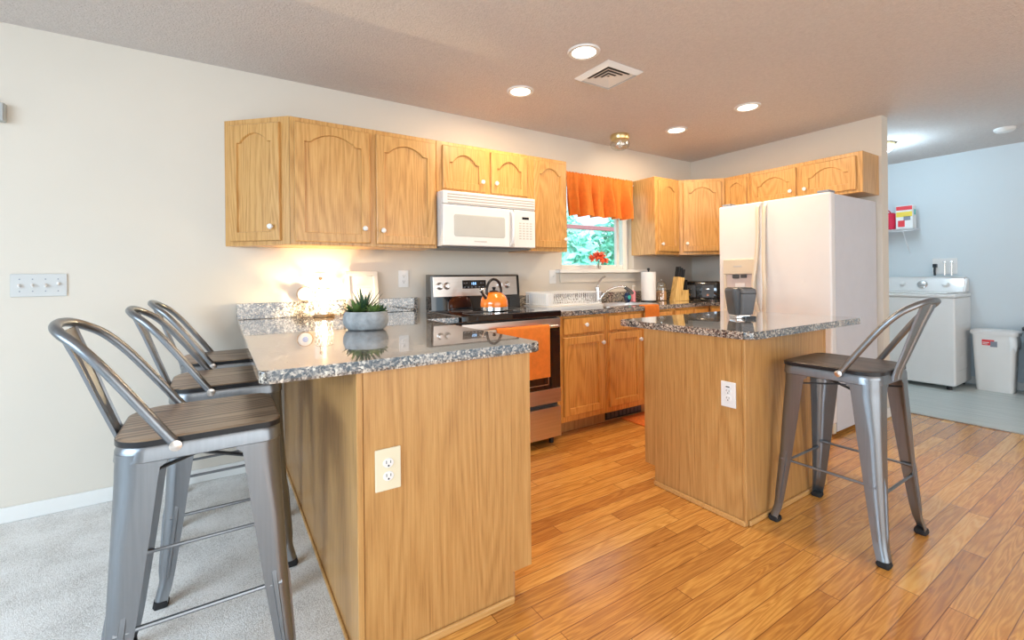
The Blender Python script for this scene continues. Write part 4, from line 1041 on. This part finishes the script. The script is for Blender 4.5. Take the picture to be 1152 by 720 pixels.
obj('roll', lathe(bmesh.new(), [(.020, .012), (.068, .012), (.069, .10), (.068, .285), (.020, .285)], 36, cap=False), 'paper', t)
bm = bmesh.new(); lathe(bm, [(.0001, 0), (.075, 0), (.075, .008), (.008, .011), (.008, .300), (.014, .306), (.012, .320), (.0001, .324)], 24, cap=False); obj('holder', bm, 'black', t)
t = thing('cookie_jar', 'clear glass jar of cookies with a steel lid between towels and knife block', 'jar', (3.722, 3.01, Zc))
obj('jar', lathe(bmesh.new(), [(.0001, 0), (.052, 0), (.056, .01), (.056, .125), (.044, .140)], 28, cap=False), 'clear', t)
obj('cookies', lathe(bmesh.new(), [(.0001, .004), (.050, .004), (.050, .085), (.030, .098), (.0001, .10)], 20, cap=False), 'cookies', t)
obj('lid', lathe(bmesh.new(), [(.0001, .141), (.047, .141), (.050, .155), (.040, .18), (.010, .195), (.010, .21), (.0001, .212)], 24, cap=False), 'clear', t)
t = thing('knife_block', 'light wood knife block full of black-handled knives', 'knife block', (3.80, 2.86, Zc), -.5)
mxk = T((0, 0, 0))
bm = bmesh.new(); prism(bm, [(-.075, 0), (.0, 0), (.035, .225), (-.030, .235)], -.055, .055, mx=Matrix(((1, 0, 0, 0), (0, 0, 1, 0), (0, 1, 0, 0), (0, 0, 0, 1)))); obj('block', bm, 'block', t, smooth=None)
obj('front_step', box(.001, .075, -.055, .055, 0, .105, .003), 'block', t)
rnd = random.Random(4)
for i in range(3):
    for j in range(3):
        bm = bmesh.new(); bx(bm, -.009, .009, -.007, .007, 0, .105 - i * .01, .004, mx=T((-.018 + i * .022, -.036 + j * .036, .231 - i * .004)) @ RY(.15)); k_ = obj('knife', bm, 'black', t, label='black knife handle')
for j in range(4):
    bm = bmesh.new(); bx(bm, -.008, .008, -.006, .006, 0, .10, .003, mx=T((.052, -.040 + j * .027, .1055)) @ RY(.08)); obj('knife', bm, 'black', t, label='black steak knife handle')
t = thing('toaster', 'wide black four-slice toaster in the corner by the refrigerator', 'toaster', (4.07, 2.80, Zc), -PI / 2 + .35)
bm = bmesh.new(); lo = [rrect(.185, .085, .03, z, 6) for z in (.012,)] + [rrect(.192, .09, .035, .03, 6), rrect(.192, .09, .035, .155, 6), rrect(.182, .080, .035, .182, 6), rrect(.165, .062, .03, .188, 6)]
loft(bm, lo); obj('body', bm, plain('gloss_black', (.01, .01, .011), .12, coat=1), t, smooth=50)
bm = bmesh.new()
for s in (-1, 1):
    for q in (-.025, .025): bx(bm, s * .085 - .065, s * .085 + .065, q - .011, q + .011, .1875, .1892)
obj('slots', bm, 'darkgrey', t)
for s in (-1, 1):
    p = obj('control_panel', box(s * .085 - .055, s * .085 + .055, -.0925, -.0903, .03, .15, .001), 'darkgrey', t)
    obj('lever', box(s * .085 - .018, s * .085 + .018, -.112, -.0927, .105, .118, .004), 'chrome', p)
    obj('dial', lathe(bmesh.new(), [(.012, 0), (.012, .010)], 16, T((s * .085, -.0927, .055)) @ RX(PI / 2)), 'chrome', p)
for x in (-.15, .15):
    for y in (-.06, .06): obj('foot', lathe(bmesh.new(), [(.01, .0003), (.01, .0118)], 10, T((x, y, 0))), 'black', t)

# rug
tag(obj('kitchen_rug', box(2.76, 3.66, 2.02, 2.655, .0005, .010, .003), 'orangerug'), 'orange rug on the floor in front of the sink cabinet', 'rug')

# ------------------------------------------------------------------ laundry area
WX, WY0, WY1 = 6.06, 1.385, 2.07
t = thing('washing_machine', 'white top-loading washing machine against the laundry wall', 'washing machine', (WX, WY1, 0), -PI / 2)
WWd = WY1 - WY0; WD = XE - WX - .02
bm = bmesh.new(); bx(bm, 0, WWd, 0, WD, .042, .918, .018, 3); obj('body', bm, 'white', t)
bm = bmesh.new(); bx(bm, -.004, WWd + .004, -.008, WD + .002, .919, .955, .012, 3); obj('top', bm, 'white', t)
bm = bmesh.new(); bx(bm, .06, WWd - .06, .02, .36, .9555, .972, .010, 3); obj('lid', bm, 'white', t)
bm = bmesh.new(); prism(bm, [(WD - .16, .956), (WD, .956), (WD, 1.125), (WD - .07, 1.125), (WD - .085, 1.115)], .012, WWd - .012, mx=Matrix(((0, 0, 1, 0), (1, 0, 0, 0), (0, 1, 0, 0), (0, 0, 0, 1))))
bmesh.ops.bevel(bm, geom=bm.edges[:], offset=.014, segments=3, affect='EDGES'); cs = obj('control_console', bm, 'white', t)
an = math.atan2(.075, .159)
for (x, r) in ((.16, .022), (.33, .036), (.52, .024)):
    bm = bmesh.new(); lathe(bm, [(r * 1.3, 0), (r * 1.25, .004), (r, .008), (r * .9, .028), (.0001, .030)], 24, T((x, WD - .125, 1.042)) @ RX(PI / 2 - an), cap=False); obj('knob', bm, 'chrome' if r > .03 else 'whiteplastic', cs)
bm = bmesh.new()
for k in range(5): bx(bm, WWd - .0005, WWd + .002, .05, WD - .06, .18 + k * .15, .19 + k * .15, .0005)
obj('side_ribs', bm, 'white', t)
for xx in (.06, WWd - .06):
    for yy in (.06, WD - .06): obj('foot', lathe(bmesh.new(), [(.022, .0015), (.022, .0415)], 12, T((xx, yy, 0))), 'black', t)
def bin_(name, label, loc, rotz, mat, lidmat, hx0, hy0, hx1, hy1, h, sticker=False):
    t = thing(name, label, 'trash can', loc, rotz)
    obj('body', tapered([(hx0, hy0, .03, .0015, 0, 0), (hx0 + .004, hy0 + .004, .035, .02, 0, 0), (hx1 - .01, hy1 - .01, .04, h - .09, 0, 0), (hx1 - .008, hy1 - .008, .04, h - .045, 0, 0)]), mat, t, smooth=50)
    obj('lid', tapered([(hx1 + .006, hy1 + .006, .05, h - .044, 0, 0), (hx1 + .008, hy1 + .008, .05, h - .015, 0, 0), (hx1 - .01, hy1 - .01, .05, h, 0, 0), (hx1 - .05, hy1 - .05, .04, h + .006, 0, 0)]), lidmat, t, smooth=50)
    return t
t = bin_('trash_can', 'white plastic trash can with lid and a red label beside the washer', (6.435, 1.178, 0), -PI / 2, 'whiteplastic', 'white', .125, .085, .160, .115, .60, True)
mxs = T((-.075, -.1062, .452)) @ RX(.033)
bm = bmesh.new(); bx(bm, .0, .085, -.0015, 0, .0, .055, mx=mxs); st = obj('sticker', bm, 'redp', t)
bm = bmesh.new(); bx(bm, .058, .105, -.0025, -.0018, -.012, .042, mx=mxs); bx(bm, .066, .078, -.0032, -.0026, .0, .03, mx=mxs); obj('sticker_drawing', bm, 'greyp', st)
bm = bmesh.new(); bx(bm, .005, .05, -.0025, -.0018, .024, .031, mx=mxs); bx(bm, .005, .04, -.0025, -.0018, .010, .015, mx=mxs); obj('sticker_stripes', bm, 'whiteplastic', st)
bm = bmesh.new(); rnd = random.Random(9); vs = []
lo = []
for z, e in ((.425, .006), (.46, .010), (.52, .006), (.5545, .001)):
    lo.append([(x * (1 + .0) + .0, y, z + .02 * math.sin(i * 1.7) * (1 if z < .45 else 0)) for i, (x, y, _) in enumerate(rrect(.1505 + e, .1055 + e, .045, 0, 6))])
rings = [[bm.verts.new(p) for p in l] for l in lo]; n_ = len(rings[0])
for a, b in zip(rings, rings[1:]):
    for i in range(n_):
        if lo[0][i][0] > .05 and lo[0][i][1] < .12: bm.faces.new((a[i], a[(i + 1) % n_], b[(i + 1) % n_], b[i]))
obj('liner_bag', bm, plain('bag_film', (.85, .87, .88), .25), t)
bin_('waste_bin', 'black bin cut off by the right edge of the picture', (6.42, .845, 0), -PI / 2, 'navy', 'navy', .11, .10, .135, .13, .66)
# wire shelf with things
t = thing('wire_shelf', 'white wire wall shelf above the washer', 'shelf', (XE - .002, 1.78, 1.655))
bm = bmesh.new()
for k in range(10): tube(bm, [(-.02 - k * .026, 0, 0), (-.02 - k * .026, .82, 0)], .0025, 5)
for k in range(28): tube(bm, [(-.012, .005 + k * .03, .004), (-.262, .005 + k * .03, .004)], .0018, 5)
tube(bm, [(-.262, 0, -.022), (-.262, .82, -.022)], .004, 6); obj('wire_deck', bm, 'wire', t)
for yy in (.10, .70):
    bm = bmesh.new(); tube(bm, [(-.24, yy, -.01), (-.004, yy, -.27)], .005, 6); obj('bracket', bm, 'wire', t)
t = thing('carton', 'white printed carton with red and yellow panels on the wire shelf', 'box', (XE - .09, 1.800, 1.665), 0)
obj('box', box(-.11, 0, 0, .15, 0, .255, .002), 'whiteplastic', t)
for (a, b, c, d, mt_) in ((.005, .145, .205, .248, 'redp'), (.005, .145, .13, .185, 'yellowp'), (.02, .08, .09, .135, 'greyp'), (.07, .13, .02, .09, 'redp')): obj('printed_panel', box(-.1125, -.1102, a, b, c, d), mt_, t)
obj('printed_panel', box(-.07, -.03, -.0025, -.0002, .15, .21), 'teal', t)
t = thing('red_tote', 'dark red cloth tote beside the carton on the wire shelf', 'bag', (XE - .14, 2.065, 1.665), 0)
obj('body', tapered([(.07, .10, .03, 0, 0, 0), (.078, .108, .04, .08, 0, 0), (.074, .104, .04, .17, 0, 0), (.05, .08, .03, .19, 0, 0)]), 'red', t, smooth=60)
bm = bmesh.new(); tube(bm, [(0, .05 * math.cos(a * PI / 10), .186 + .045 * math.sin(a * PI / 10)) for a in range(11)], .006, 8); obj('strap', bm, 'red', t)
t = thing('washer_hookup', 'recessed washer supply box with faucets and a black plug above the washer', 'plumbing box', (XE - .001, 1.60, 1.235))
obj('plate', box(-.008, 0, -.11, .09, -.08, .09, .003), 'whiteplastic', t)
bm = bmesh.new(); tube(bm, [(-.009, .06, .0), (-.05, .06, 0), (-.06, .06, -.05), (-.05, .06, -.095)], .010, 8); bx(bm, -.055, -.009, .045, .078, -.01, .03, .006); obj('plug', bm, 'navy', t)
for yy in (-.02, -.075):
    bm = bmesh.new(); tube(bm, [(-.009, yy, .03), (-.05, yy, .03), (-.05, yy, -.095)], .007, 8); lathe(bm, [(.016, 0), (.016, .01)], 12, T((-.05, yy, .045))); obj('faucet_valve', bm, 'chrome', t)
